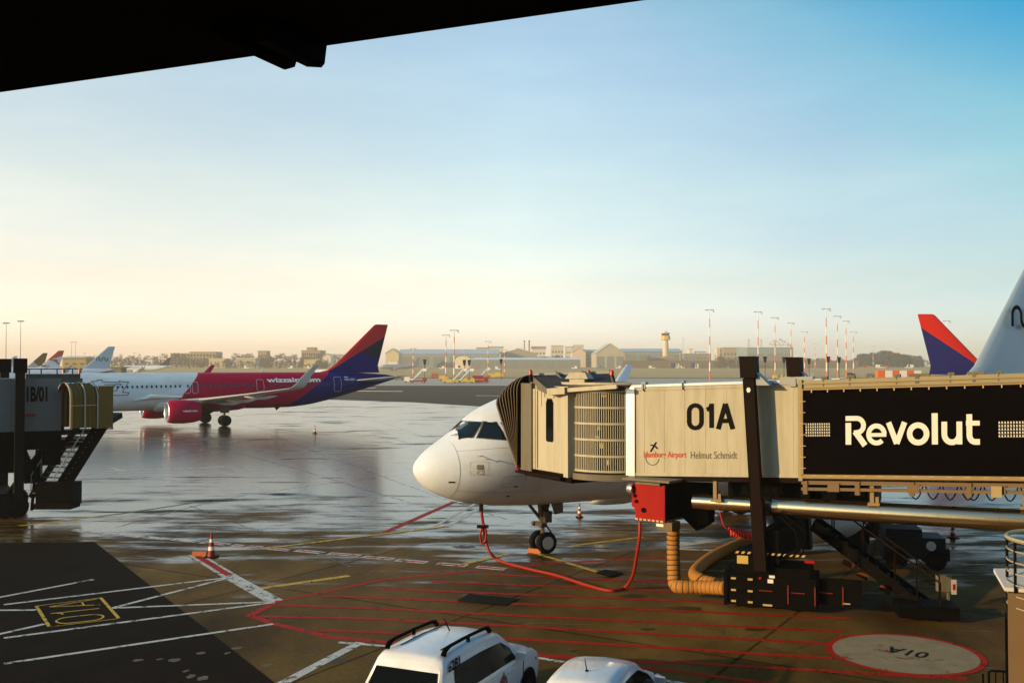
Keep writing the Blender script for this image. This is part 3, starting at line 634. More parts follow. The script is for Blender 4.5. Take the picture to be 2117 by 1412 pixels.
SEAMM = mat('skin_seam', (.30, .32, .33), .5)
for s_ in (1.12, 3.95, 7.6):
    zt_, zb_, w_ = fus(s_, ML); b = MB(); side_stroke(b, [(s_, zb_ + (zt_ - zb_) * t_) for t_ in np.linspace(.03, .97, 24)], .014, ML, off=.006); b.build('skin_seam', SEAMM, mf, fix=False)
b = MB(); side_stroke(b, [(1.12, 2.55), (2.2, 2.45), (3.9, 2.42)], .012, ML, off=.006); side_stroke(b, [(1.12, 3.85), (2.3, 3.95), (3.9, 3.98)], .009, ML, off=.006); b.build('skin_seam', SEAMM, mf, fix=False)
b = MB(); side_stroke(b, rect(2.55, 3.35, 2.62, 3.0, .06), .012, ML, closed=True, off=.006); b.build('hatch_outline', SEAMM, mf, fix=False)
for s_, z_ in ((1.75, 3.72), (1.95, 3.62), (2.3, 3.55)):
    b = MB(); y_ = -fus_y(s_, z_, ML); b.tube([(s_, y_, z_), (s_ - .02, y_ - .09, z_ - .02), (s_ - .17, y_ - .1, z_ - .02)], [.016, .014, .008], 6); b.build('probe', ALU, mf)
b = MB(); b.bar((1.2, -.35, 4.33), (1.42, -.5, 4.42), .02, .02); b.bar((1.3, -.42, 4.36), (1.95, -.85, 4.42), .015, .015); b.build('wiper', BLACK, mf)

# --- other aircraft further off
def far_aircraft(label, tip, head, fm, finm, tips=None, name='parked_aircraft', sc=1.0, det=0, p1=0, p2=0, group='aircraft parked on the far stands'):
    """tip: pixel + distance of the fin tip; head: direction of the nose in degrees from +x"""
    P = AT(*tip); a = R(head); aft = Vector((-math.cos(a), -math.sin(a), 0)); s = (35.8 + p1 + p2) * sc
    loc = Vector((P.x, P.y, 0)) - aft * s; loc.z = gz(loc.y)
    r = aircraft(name, label, loc, math.atan2(aft.y, aft.x), p1, p2, fm, finm, WINGM, fm, tips, tips, None, (0, 0, 0), det, group=group)
    r[0].scale = (sc,) * 3
    return r
RIGHTF = livery('blue_white_livery', [(1, -.8, 26, BLC)], MAGC)
RFIN = livery('bright_red_blue_fin', [(-.62, 1, 6.3 - .62 * 36.6, (.74, .028, .012))], (.03, .028, .14))
rp = AT(1916, 650, 100)
_a = R(9.8); aft = Vector((-math.cos(_a), -math.sin(_a), 0)); loc = Vector((rp.x, rp.y, 0)) - aft * 42.6
r2 = aircraft('parked_aircraft', 'jet with a bright red and dark blue tail fin rising beyond the black advert banner', loc, math.atan2(aft.y, aft.x), 4.27, 2.67, RIGHTF, RFIN, WINGM, MAG, [MAG, MAG], [MAG, MAG], None, (0, 0, 0), 1)
WFAR = mat('far_white', (.72, .75, .78), .4, var=.04)
w1 = far_aircraft('white jet with a squiggle on its pale tail, behind the magenta and blue jet', (231, 718, 275), 180 + 33, WFAR, FINW, sc=1)
b = MB(); fin_marks(b, 0, 31.9, 7.9, .78, .22, y=.42); b.build('squiggle_mark', BLACK, w1[2], fix=False)
w2 = far_aircraft('white squiggle tail half hidden by the dark post of the 01B bridge', (33, 737, 560), 180 + 33, WFAR, FINW)
b = MB(); fin_marks(b, 0, 31.9, 8.0, .78, .24, y=.42); b.build('squiggle_mark', BLACK, w2[2], fix=False)
BRF = livery('brown_fin_paint', [(-.9, -1, -36.2, (.45, .42, .38))], (.11, .05, .005))
w3 = far_aircraft('jet with a dark brown tail fin between a post and a red tipped tail', (94, 731, 420), 180 + 36, WFAR, BRF)
AUF = livery('red_tip_fin_paint', [(-.35, 1, 9.6 - .35 * 35, (.62, .06, .02))], (.70, .70, .70))
w4 = far_aircraft('jet with a white tail fin tipped in red and a red arrow on it', (127, 726, 350), 180 + 30, WFAR, AUF)
b = MB(); v, f = stroke([(0, 0), (1.6, -.35), (2.3, -.2), (1.3, .15)], .3); b.add([(32.2 + x, -.42, 8.6 + z) for x, z in v], f); v, f = stroke([(1.6, -.35), (3.0, -1.6)], .4); b.add([(32.2 + x, -.43, 8.6 + z) for x, z in v], f); v, f = stroke([(-1.6, -2.0), (1.0, -2.3)], .4); b.add([(31.0 + x, -.43, 8.6 + z) for x, z in v], f)
b.build('arrow_mark', RED, w4[2], fix=False)
NAVY = livery('navy_fin_paint', [], (.045, .035, .03))
w5 = far_aircraft('small distant white jet with a dark tail fin crossing the grass behind the squiggle tail', (351, 741, 760), 180 + 8, WFAR, NAVY)
b = MB(); side_text(b, 'RYANAIR', 6, 17, 4.0, 5.2, 37.57, .05); b.build('lettering', BLUE, w5[1], fix=False)
w6 = far_aircraft('tiny grey jet standing in front of the long grey hangar', (866, 738, 900), 180 + 20, mat('far_grey', (.30, .32, .33), .5), mat('far_grey_fin', (.22, .25, .27), .5))

# ------------------------------------------------------------------ passenger bridge 01A
T0 = Vector((3.4, 30.0, 0)); TD = Vector((.883, -.469, 0)).normalized(); TN = Vector((TD.y, -TD.x, 0)); SL = .04
if TN.y > 0: TN = -TN
def TP(q, o, z): return T0 + TD * q + TN * o + Vector((0, 0, z + q * SL))
def Tq(px, o=0):
    k_ = (px - CX) / FPX; a = T0 + TN * o; return (k_ * a.y - a.x) / (TD.x - k_ * TD.y)
def Tz(px, py, o=0):
    q = Tq(px, o); Y = (T0 + TD * q + TN * o).y; return AT(px, py, Y).z - q * SL
def Tqz(px, py, o=0): return Tq(px, o), Tz(px, py, o)
ba = thing('passenger_bridge', 'beige passenger bridge marked 01A with a black advert banner along its side', 'passenger bridge', T0 + TD * 4 - TN * 1.5)
def pbox(b, q0, q1, o0, o1, z0, z1, m=0):
    return b.hexa([TP(q0, o1, z0), TP(q1, o1, z0), TP(q1, o0, z0), TP(q0, o0, z0), TP(q0, o1, z1), TP(q1, o1, z1), TP(q1, o0, z1), TP(q0, o0, z1)], m)
zA0, zA1 = 3.42, 6.03
qB = Tq(1655, .16)
b = MB(); pbox(b, 0, 26, -2.9, 0, zA0, zA1)
for q in np.arange(.55, qB, .62): pbox(b, q, q + .018, 0, .006, zA0 + .02, zA1 - .12)
pbox(b, 0, qB, 0, .025, zA1 - .1, zA1 - .02); pbox(b, .0, qB, 0, .02, zA0, zA0 + .09)
tun = b.build('inner_tunnel', BEIGE, ba, world=True)
b = MB(); pbox(b, .0, qB + 1, -2.95, .04, zA1, zA1 + .07); b.build('tunnel_roof', mat('roof_sheet', (.62, .66, .70), .25, .3, var=.05), tun, world=True)
b = MB(); pbox(b, qB, 26, -3.1, .16, 3.40, 6.06); outt = b.build('outer_tunnel', BEIGE, ba, world=True)
b = MB(); pbox(b, qB - .05, 26, .16, .2, 5.84, 6.08); pbox(b, qB - .05, 26, .2, .24, 5.97, 6.02); pbox(b, qB - .06, qB + .05, .16, .26, 3.36, 6.10); b.build('edge_trim', DKBEIGE if 0 else mat('trim_beige', (.29, .24, .13), .5), outt, world=True)
# banner
b = MB(); qb0, qb1 = qB + .05, 24.0; pbox(b, qb0, qb1, .2, .25, 3.5, 5.86); ban = b.build('advert_banner', BANNER, ba, world=True)
b = MB(); pbox(b, qb0 - .02, qb1, .25, .3, 3.44, 3.54); pbox(b, qb0 - .04, qb0 + .03, .25, .3, 3.5, 5.84); pbox(b, qb0 - .02, qb1, .25, .29, 5.81, 5.85)
b.build('banner_frame', mat('frame_ochre', (.30, .20, .08), .5), ban, world=True)
b = MB()
for q in np.arange(qb0 + .25, 20, .42):
    pbox(b, q, q + .03, .3, .32, 5.74, 5.81); pbox(b, q, q + .14, .29, .31, 3.5, 3.52)
for z in np.arange(3.7, 5.75, .3): pbox(b, qb0 - .06, qb0 + .1, .3, .31, z, z + .02)
b.build('lacing', mat('lace', (.45, .32, .14), .6), ban, world=True)
# REVOLUT wordmark drawn with strokes; unit: letter cap height 1, placed from the photo's corners
def rev():
    b_ = MB(); lay = [0]
    q0, zt = Tqz(1747, 860, .26); q1, _ = Tqz(2024, 860, .26); zb = Tz(1752, 919, .26); W = q1 - q0; H = zt - zb; X = W / 4.62
    def put(pts, w, closed=False):
        v, f = stroke(pts, w, closed); lay[0] += 1
        b_.add([TP(q0 + x * X, .262 + .0012 * lay[0], zb + y * H) for x, y in v], f)
    w = .205
    put([(.0, .915), (.40, .915)] + arc(.40, .665, .25, .25, 90, -90, 12) + [(.30, .415)], .17)       # bowl
    put([(.10, 0), (.10, .76)], w); put([(.34, .46), (.70, -.03)], w)
    put([(1.40, .34)] + arc(1.11, .35, .28, .295, 0, 315, 26), .165); put([(.84, .335), (1.46, .335)], .13)    # e
    put([(1.54, .76), (1.82, .03)], .19); put([(2.10, .76), (1.82, .03)], .19)                              # v
    put(arc(2.56, .36, .29, .295, 0, 360, 30)[:-1], .19, True)                                             # o
    put([(3.13, 0), (3.13, 1.05)], w)                                                                       # l
    put([(3.45, .76), (3.45, .34)] + arc(3.70, .34, .25, .27, 180, 360, 14) + [(3.95, .76)], .19); put([(3.96, 0), (3.96, .4)], .17)
    put([(4.28, 1.0), (4.28, .3)] + arc(4.47, .3, .19, .22, 180, 270, 8) + [(4.62, .08)], .19); put([(4.17, .70), (4.62, .70)], .16)
    b_.build('lettering', CREAM, ban, world=True, fix=False)
rev()
def rgrid(px0, px1, py0, py1, nc, nr):
    b_ = MB(); q0, zt = Tqz(px0, py0, .26); q1 = Tq(px1, .26); zb = Tz(px0, py1, .26)
    for i in range(nc):
        for j in range(nr):
            qa = q0 + (q1 - q0) * (i + .15) / nc; wa = (q1 - q0) / nc * .62; za = zb + (zt - zb) * (j + .15) / nr; ha = (zt - zb) / nr * .68
            t_ = text('R', lambda x, y: TP(qa + wa * x, .262, za + ha * y), .05); b_.add(t_.v, t_.f)
    b_.build('pattern_letters', CREAM, ban, world=True, fix=False)
rgrid(1664, 1716, 874, 903, 11, 5); rgrid(2062, 2160, 870, 905, 16, 5)
# 01A and the airport lettering
def ttext(txt, px0, px1, pyt, pyb, m, par, o=.012, bold=0, name='lettering'):
    q0, zt = Tqz(px0, pyt, o); q1 = Tq(px1, o); zb = Tz(px0, pyb, o)
    return text(txt, lambda x, y: TP(q0 + (q1 - q0) * x, o, zb + (zt - zb) * y), bold).build(name, m, par, world=True, fix=False)
INK = mat('black_ink', (.006, .005, .004), .6, spec=.04)
q0, zt = Tqz(1424, 838, .012); q1 = Tq(1514, .012); zb = Tz(1424, 885, .012)
number_01A(MB(), lambda x, y, k: TP(q0 + (q1 - q0) * x, .012 + .0012 * k, zb + (zt - zb) * y), .19).build('lettering', INK, tun, world=True, fix=False)
ttext('Hamburg Airport', 1330, 1418, 933, 949, mat('red_ink', (.55, .04, .01), .5), tun, bold=.015)
ttext('Helmut Schmidt', 1427, 1523, 933, 948, mat('grey_ink', (.10, .085, .06), .5), tun, bold=-.002)
b = MB(); q0, z0 = Tqz(1348, 945, .012); q1 = Tq(1348 + 14, .012); rx = (q1 - q0); rz = rx * 1.1
v, f = stroke(arc(q0 / 1, z0, rx, rz, 150, 350, 20), .014); b.add([TP(x, .012, z) for x, z in v], f)
v, f = stroke([(q0 - .06, z0 + .16), (q0 + .12, z0 + .44)], .045); b.add([TP(x, .013, z) for x, z in v], f)
v, f = stroke([(q0 - .06, z0 + .36), (q0 + .06, z0 + .34), (q0 + .16, z0 + .25)], .04); b.add([TP(x, .014, z) for x, z in v], f)
b.build('plane_logo', INK, tun, world=True, fix=False)
# under-frames, rails, brackets
b = MB(); pbox(b, .1, 26, -.25, .02, 3.28, 3.40); pbox(b, .1, 26, -2.8, -2.5, 3.28, 3.40)
for q in np.arange(.8, 25, 1.6): pbox(b, q, q + .12, -2.7, -.05, 3.3, 3.4)
b.build('tunnel_frame', BROWN, ba, world=True)
b = MB(); pbox(b, qB, 26, .02, .18, 3.26, 3.36); pbox(b, qB, 26, .1, .2, 3.1, 3.18)
for q in np.arange(qB + .05, 24, 1.35): pbox(b, q, q + .12, .02, .22, 3.0, 3.36)
for q in np.arange(qB + .7, 24, 2.0): pbox(b, q, q + .3, .2, .23, 3.08, 3.3)
b.build('rail', mat('rail_ochre', (.16, .10, .045), .5), ba, world=True)
for q in (Tq(1797), Tq(1797) + 3.6, Tq(1475)):
    b = MB(); pbox(b, q, q + .1, -.05, .1, 2.75, 3.3); pbox(b, q - .05, q + .25, -.1, .16, 2.72, 2.8); pbox(b, q + .14, q + .22, -.02, .1, 2.8, 2.95); b.build('duct_bracket', mat('bracket_ochre', (.24, .16, .07), .5), ba, world=True)
b = MB(); q = Tq(2058); pbox(b, q - .12, q + .12, .26, .3, 3.02, 3.3); b.build('rail_plate', mat('plate_ochre', (.36, .26, .12), .5), ba, world=True)
for q_, n_ in ((Tq(1500), 3), (Tq(1690), 3), (Tq(1870), 4), (Tq(1990), 4)):     # festooned cables
    b = MB()
    for i_ in range(n_):
        a_ = q_ + i_ * .42; pts_ = [TP(a_ + .4 * t_, -.35 - .06 * (i_ % 2), 3.28 - .42 * 4 * t_ * (1 - t_)) for t_ in np.linspace(0, 1, 9)]; b.tube(pts_, .018, 6)
    b.build('festoon_cable', BLACK, ba, True, world=True)
# telescopic air duct
b = MB(); qa, qb_ = Tq(1432, -.2), Tq(1600, -.1)
def DP(q, o, z): p = T0 + TD * q + TN * o; p.z = z; return p
pts = [DP(qa + (qb_ - qa) * i / 6, -.25, 2.76) for i in range(7)]; b.tube(pts, .215, 28)
for p in pts[1:-1]: b.tube([p - TD * .02, p + TD * .02], .222, 28)
pts2 = [DP(qb_ + (24 - qb_) * i / 14, -.1 + .06 * i / 14, 2.78 + .012 * i) for i in range(15)]; b.tube(pts2, [.26 + .0045 * i for i in range(15)], 32)
for i in range(1, 14): b.tube([pts2[i] - TD * .02, pts2[i] + TD * .02], .268 + .0045 * i, 32)
b.tube([pts2[0] - TD * .03, pts2[0] + TD * .1], .275, 32)
b.build('air_duct', STEEL, ba, True, world=True)
# lift columns with caps
for (q, o, top) in ((Tq(1562, .45), .45, 6.93), (Tq(1655, -3.4), -3.4, 6.93)):
    zl = q * SL; b = MB(); lean = -.055
    def CPt(dq, do, z): p = T0 + TD * (q + dq + lean * (z - 3.5)) + TN * (o + do); p.z = z; return p
    def cbox(b_, h1, h2, z0, z1, m=0): b_.hexa([CPt(-h1, h2, z0), CPt(h1, h2, z0), CPt(h1, -h2, z0), CPt(-h1, -h2, z0), CPt(-h1, h2, z1), CPt(h1, h2, z1), CPt(h1, -h2, z1), CPt(-h1, -h2, z1)], m)
    cbox(b, .135, .15, 1.2, top - .55); cbox(b, .165, .18, 1.1, 3.0)
    for s_ in (-1, 1): b.bar(CPt(s_ * .145, .12, 3.0), CPt(s_ * .145, .12, top - .6), .025, .06)
    col = b.build('lift_column', BROWN, ba, world=True)
    b = MB(); cbox(b, .21, .24, top - .58, top); cbox(b, .22, .25, top - .04, top + .015); b.build('column_cap', BROWN, col, world=True)
    b = MB(); c_ = CPt(-.02, .155, 6.02); v = [c_ + TD * .06 * math.cos(a) + Vector((0, 0, .075)) * math.sin(a) for a in np.linspace(0, 2 * math.pi, 7)[:-1]]; b.prism(v, TN * .01)
    if o > 0: b.build('reflector_plate', CREAM, col, world=True)
    b = MB(); b.hexa([CPt(.17, .1, 6.15), CPt(.55, .1, 6.15), CPt(.55, -.3, 6.15), CPt(.17, -.3, 6.15), CPt(.17, .1, 6.5), CPt(.2, .1, 6.5), CPt(.2, -.3, 6.5), CPt(.17, -.3, 6.5)]); b.build('column_brace', GREY, col, world=True)
# roof hardware
for px, w in ((1327, .12), (1410, .06), (1612, .9), (1700, .15), (1752, .2), (1850, .14), (1880, .5), (1960, .15), (2000, .4), (2060, .12)):
    b = MB(); q = Tq(px, 0); z = 6.08 if px < 1650 else 6.06; o = .0 if px < 1650 else .12
    pbox(b, q, q + w, o - .2, o + .06, z - .1, z + .1); pbox(b, q + w * .3, q + w * .5, o, o + .09, z - .16, z + .05); b.build('roof_fitting', GREY if px < 1650 else DKBEIGE, ba, world=True)
# cab: slatted curved screen
CC = T0 - TD * .9 - TN * 1.2; RC = 1.5
def cyl_pt(a, r, z): return Vector((CC.x + r * math.cos(R(a)), CC.y + r * math.sin(R(a)), z))
A0, A1 = 190, 278
b = MB(); na = 34
for i in range(na):
    a = A0 + (A1 - A0) * (i + .5) / na; c_ = cyl_pt(a, RC, 4.75); rad = Vector((math.cos(R(a)), math.sin(R(a)), 0)); tn = Vector((-rad.y, rad.x, 0))
    b.obox(c_, tn * .0115, rad * .012, (0, 0, 1.26))
for z in (3.5, 3.95, 4.44, 4.92, 5.40, 5.88):
    for i in range(24):
        a = A0 + (A1 - A0) * i / 24; a2 = A0 + (A1 - A0) * (i + 1) / 24
        b.hexa([cyl_pt(a, RC + .005, z), cyl_pt(a2, RC + .005, z), cyl_pt(a2, RC + .03, z), cyl_pt(a, RC + .03, z), cyl_pt(a, RC + .005, z + .06), cyl_pt(a2, RC + .005, z + .06), cyl_pt(a2, RC + .03, z + .06), cyl_pt(a, RC + .03, z + .06)])
scr = b.build('slat_screen', OFFWHITE, ba, world=True)
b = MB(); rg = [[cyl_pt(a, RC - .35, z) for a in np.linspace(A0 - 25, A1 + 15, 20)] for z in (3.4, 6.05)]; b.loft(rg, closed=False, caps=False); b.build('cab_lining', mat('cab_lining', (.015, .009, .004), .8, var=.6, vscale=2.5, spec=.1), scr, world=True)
b = MB()
for a, z, w, h in ((246, 5.75, 9, .12), (240, 4.75, 5, .2), (236, 4.5, 8, .06), (243, 4.2, 6, .18), (254, 3.7, 5, .25)):
    b.quad(cyl_pt(a, RC - .3, z), cyl_pt(a + w, RC - .3, z), cyl_pt(a + w, RC - .3, z + h), cyl_pt(a, RC - .3, z + h))
b.build('cab_patch', mat('cab_patch', (.5, .45, .12), .5), scr, world=True, fix=False)  # flat yellow-green patches just in front of the lining
b = MB(); a = A1
b.hexa([cyl_pt(A1, RC + .05, 3.42), TP(.28, .05, 3.42), TP(.28, -.2, 3.42), cyl_pt(A1, RC - .2, 3.42), cyl_pt(A1, RC + .05, 6.05), TP(.28, .05, 6.05), TP(.28, -.2, 6.05), cyl_pt(A1, RC - .2, 6.05)]); b.build('screen_post', ALU, scr, world=True)
def ring_slab(b_, z0, z1, r, a0=A0 - 10, a1=A1 + 6, n=24):
    poly = [cyl_pt(a0 + (a1 - a0) * i / n, r, z0) for i in range(n + 1)] + [Vector((CC.x + .4, CC.y + .8, z0))]; b_.prism(poly, (0, 0, z1 - z0))
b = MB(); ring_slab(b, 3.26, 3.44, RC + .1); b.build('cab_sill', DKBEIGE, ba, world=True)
b = MB(); ring_slab(b, 6.03, 6.11, RC + .13); b.build('cab_eave', mat('eave_brown', (.06, .045, .03), .5), ba, world=True)
b = MB(); ring_slab(b, 6.113, 6.18, RC + .16); b.build('cab_gutter', OFFWHITE, ba, world=True)
# cab: door-side wall with its window
KU = Vector((-.508, .861, 0)); KV = Vector((.861, .508, 0)); K0 = Vector((.37, 32.75, 0))
def KP(u, v, z): p = K0 + KU * u + KV * v; return Vector((p.x, p.y, z))
def kbox(b_, u0, u1, v0, v1, z0, z1, m=0): return b_.hexa([KP(u0, v0, z0), KP(u1, v0, z0), KP(u1, v1, z0), KP(u0, v1, z0), KP(u0, v0, z1), KP(u1, v0, z1), KP(u1, v1, z1), KP(u0, v1, z1)], m)
LW = 2.35
b = MB(); kbox(b, -LW, -.75, 0, .12, 3.4, 6.05); kbox(b, -LW - .25, -LW, .0, .4, 3.3, 6.05); kbox(b, -.75, -.5, -.02, .06, 3.4, 5.95); cab = b.build('cab_wall', OFFWHITE, ba, world=True)
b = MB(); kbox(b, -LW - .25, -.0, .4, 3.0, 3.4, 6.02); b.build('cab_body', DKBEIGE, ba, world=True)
b = MB(); kbox(b, -.62, .02, -.08, .1, 3.32, 6.12); b.build('cab_pilaster', DKBEIGE, ba, world=True)
b = MB(); rr_ = [KP(-1.6 + x, -.012, 4.98 + z) for x, z in [(-.15 + .0, -.66), (.15, -.66), (.2, -.6), (.2, .55), (.12, .68), (-.12, .68), (-.2, .55), (-.2, -.6)]]; b.prism(rr_, -KV * .012); b.build('cab_window', GLASS, cab, world=True)
b = MB(); kbox(b, -1.85, -1.36, -.03, -.004, 5.68, 5.74); kbox(b, -1.32, -1.26, -.03, -.004, 5.7, 6.0); kbox(b, -.9, -.84, -.04, -.004, 3.45, 5.9); kbox(b, -1.12, -1.0, -.02, -.004, 5.4, 6.0); b.build('door_frame', OFFWHITE, cab, world=True)
b = MB(); kbox(b, -2.3, .35, -.1, .12, 3.2, 3.3); kbox(b, -2.6, .1, .12, 3.0, 3.12, 3.38); b.build('cab_floor_beam', BROWN, ba, world=True)
b = MB(); b.cyl(KP(.15, -.12, 3.3), KP(.15, -.12, 3.46), .06); b.build('bumper_light', REDLENS, ba, True, world=True)
# roof: sloped sheet with gussets, vent box and beacons
pa, pb_, pe, pd = AT(1138, 809, 30.9), AT(1098, 776, 32.7), AT(1268, 772, 31.9), AT(1276, 799, 29.5)
UPZ = Vector((0, 0, 1))
b = MB(); b.prism([pa, pd, pe, pb_], UPZ * -.06); rf = b.build('cab_roof', mat('roof_felt', (.03, .033, .034), .7, var=.35, vscale=8, spec=.1), ba, world=True)
b = MB(); cs_ = (pa - pb_).normalized(); b.prism([pa + UPZ * .02, pb_ + UPZ * .03, pb_ - UPZ * .35, pa - UPZ * .12], Vector((-.035, -.02, 0))); b.build('roof_cheek', DKBEIGE, rf, world=True)
for t in (.30, .62, .95):
    a = pa.lerp(pd, t) + UPZ * .004; e = pb_.lerp(pe, t) + UPZ * .004; b = MB(); b.prism([a, e, e + UPZ * .12, a + UPZ * .02], Vector((.035, 0, 0))); b.build('roof_gusset', DKBEIGE, rf, world=True)
b = MB(); b.prism([pb_, pe, pe + UPZ * .09, pb_ + UPZ * .06], Vector((0, .05, 0))); b.build('roof_upstand', GREY, rf, world=True)
b = MB(); b.bar(pa + Vector((0, -.02, .0)), pd + Vector((0, -.02, .0)), .1, .12); b.bar(pa + Vector((-.06, -.08, -.01)), pa.lerp(pd, .24) + Vector((0, -.08, -.01)), .2, .2); b.build('roof_channel', OFFWHITE, rf, world=True)
b = MB(); c_ = AT(1198, 783, 30.9); b.hexa([c_ + TD * x * s1 + TN * y * s1 + UPZ * z for z, s1 in ((0, 1), (.19, .68)) for x, y in ((-.38, .25), (.38, .25), (.38, -.25), (-.38, -.25))]); b.obox(c_ - UPZ * .08, TD * .25, TN * .2, UPZ * .08); b.build('roof_vent', OFFWHITE, rf, world=True)
for px, py, Y in ((1097, 770, 32.4), (1217, 771, 32.0), (1265, 771, 31.2)):
    c_ = AT(px, py, Y); b = MB(); b.cyl(c_ - Vector((0, 0, .07)), c_ + Vector((0, 0, .06)), .075, .06, 14); b.tube([c_ + Vector((0, 0, .06)), c_ + Vector((0, 0, .09))], [.06, .035], 14); bo = b.build('beacon_light', REDLENS, ba, True, world=True)
    b = MB(); b.cyl(c_ - Vector((0, 0, .3)), c_ - Vector((0, 0, .07)), .06); b.build('beacon_base', DARK, bo, True, world=True)
# hood (bellows): ribs swing about the floor hinge like a pram hood
def hood_frame(th, grow=0, Lr=3.0):
    c_, s_ = math.cos(R(th)), math.sin(R(th)); pts_ = []
    prof = [(-.12 - grow, 0), (-.12 - grow, .8), (-.12 - grow, 1.6), (-.12 - grow, Lr - .5)] + [(-.12 - grow + .38 * (1 - math.cos(a)), Lr - .5 + (.42 + grow) * math.sin(a)) for a in np.linspace(.3, math.pi / 2, 4)]
    prof += [(1.5, Lr - .06 + grow)] + [(3.12 + grow - p[0] - 0.0, p[1]) for p in prof[::-1]]
    for v_, l_ in prof: pts_.append(KP(.1 + l_ * s_, v_, 3.38 + l_ * c_))
    return pts_
rings = []; NR = 7
for i in range(NR * 2 + 1):
    t = i / (NR * 2); rings.append(hood_frame(33 * t, 0.06 if i % 2 == 0 else -.2, 3.0 - .22 * t))
b = MB(); b.loft(rings, closed=False, caps=False); hood = b.build('docking_hood', mat('hood_canvas', (.003, .002, .001), .8, var=.2, spec=.04), ba, world=True, fix=False)
b = MB(); b.v = []
for i in range(0, NR * 2 + 1, 2):
    t = i / (NR * 2); p = hood_frame(33 * t, .065, 3.0 - .22 * t)
    b.tube(p, [.012 * min(1, .12 + 1.0 * min(k_, len(p) - 1 - k_) / 4) for k_ in range(len(p))], 5)
b.build('hood_rib', mat('hood_rib', (.26, .19, .10), .5), hood, world=True)
b = MB(); b.tube(hood_frame(33.5, .07, 2.78), .035, 8); b.build('hood_lip', DKBEIGE, hood, True, world=True)

# drive bogie under the column
bq = Tq(1590, .2); bc_ = T0 + TD * bq; 
bg_ = thing('bridge_bogie', 'black wheeled drive unit with yellow reflector strips under the 01A lift column', 'drive bogie', (G(1590, 1262).x, G(1590, 1262).y, 0), math.atan2(-.35, .93))
b = MB(); b.box(-1.15, 1.25, -.1, 1.3, .12, .95); b.box(-1.0, 1.1, .0, 1.2, .95, 1.18); b.box(-.9, .1, -.02, .9, 1.18, 1.55); b.box(-1.2, -1.1, -.14, 1.3, .1, 1.0); b.box(1.3, 2.4, .2, .3, .25, .95); bod = b.build('housing', BLACK, bg_)
b = MB()
for x in (-1.0, -.55): 
    for z in (.2, .5, .82): b.box(x, x + .13, -.16, -.12, z, z + .05)
for z in (.2, .55, .85): b.box(-1.23, -1.2, .3, .45, z, z + .06)
b.box(-.15, .1, -.13, -.11, .15, .2); b.box(1.9, 2.1, .17, .19, .3, .33)
b.build('reflector_strip', REFL, bg_)
b = MB()
for x in np.arange(-.9, .9, .16): b.prism([(x, -.05, 1.52), (x + .08, -.05, 1.52), (x + .12, -.05, 1.58), (x + .04, -.05, 1.58)], (0, -.02, 0))
b.build('hazard_stripe', REFL, bg_)
b = MB(); b.box(-.85, -.55, -.05, -.03, 1.24, 1.46); b.build('warning_plate', mat('plate_yellow', (.5, .33, .08), .6), bg_)
b = MB(); b.box(.02, .17, -.14, -.12, .92, .99); b.box(-.02, .13, -.14, -.12, .78, .88); b.build('white_label', CREAM, bg_)
b = MB(); b.box(.95, 1.2, -.03, -.01, 1.36, 1.44); b.build('red_label', RED, bg_); b = MB(); b.cyl((-.22, -.1, .9), (-.22, -.16, .9), .035); b.build('indicator_lamp', RED, bg_)
SEAM = mat('seam_red', (.16, .02, .012), .5)
for x, w_, z0_, z1_ in ((.5, .03, .25, .75), (1.2, .03, .25, .75), (1.9, .03, .25, .75), (-.25, .35, .55, .57), (.6, .35, .55, .57), (1.3, .35, .55, .57)):
    y_ = -.13 if x < 1.25 and x + w_ < 1.26 else .17
    b = MB(); b.box(x, x + w_, y_, y_ + .02, z0_, z1_); b.build('red_seam', SEAM, bg_)
for y in (.25, 1.0):
    for x in (-.6, .7): 
        b = MB(); wheel(b, (x, y, .5), .5, .35); b.build('wheel', [RUBBER, DARK], bg_, True)
# cross beam and lower frame carrying the columns
b = MB(); pbox(b, bq - .6, bq + .6, -3.8, -.5, 2.3, 2.9); pbox(b, bq - .25, bq + .25, -3.3, .3, 1.1, 2.0); pbox(b, bq - 1.4, bq + .9, -3.2, -.6, 2.7, 3.2); pbox(b, bq + 1, bq + 2.4, -2.6, -1.0, 2.6, 3.1)
b.build('cross_beam', BLACK, ba, world=True)
b = MB(); p = [TP(bq + .3, .3, 2.4), TP(bq + .75, .4, 2.0), TP(bq + .8, .4, 1.55), TP(bq + .4, .35, 1.3)]; b.tube(p, .04, 8); p = [TP(bq + .3, .2, 2.5), TP(bq + 1.0, .3, 2.0), TP(bq + .9, .3, 1.4), TP(bq + .3, .3, 1.2)]; b.tube(p, .03, 8); b.build('hydraulic_hose', BLACK, ba, True, world=True)

# service stairs on the far part of the bridge
st = thing('service_stairs', 'dark service stairs with orange reflective plates leading down from the 01A bridge', 'stairs', (G(1900, 1290).x, G(1900, 1290).y, 0))
a0 = AT(1680, 1085, 29.6); a1 = G(1945, 1285); wv = Vector((.36, .93, 0)) * 1.0
b = MB()
for off in (Vector((0, 0, 0)), wv): b.bar(a0 + off, a1 + off, .06, .32)
b.build('stringer', BLACK, st, world=True)
b = MB(); n = 12
for i in range(1, n):
    p = a0.lerp(a1, i / n); b.obox(p + wv / 2, wv / 2, Vector((.93, -.36, 0)) * .14, (0, 0, .02))
b.build('tread', DARK, st, world=True)
b = MB()
for off in (Vector((0, 0, 0)), wv):
    b.tube([a0 + off + Vector((0, 0, 1.0)), a1 + off + Vector((0, 0, 1.0)), a1 + off], .025, 8)
    for i in (2, 5, 8, 10): p = a0.lerp(a1, i / n) + off; b.tube([p, p + Vector((0, 0, 1.0))], .02, 6)
b.build('handrail', BROWN, st, True, world=True)
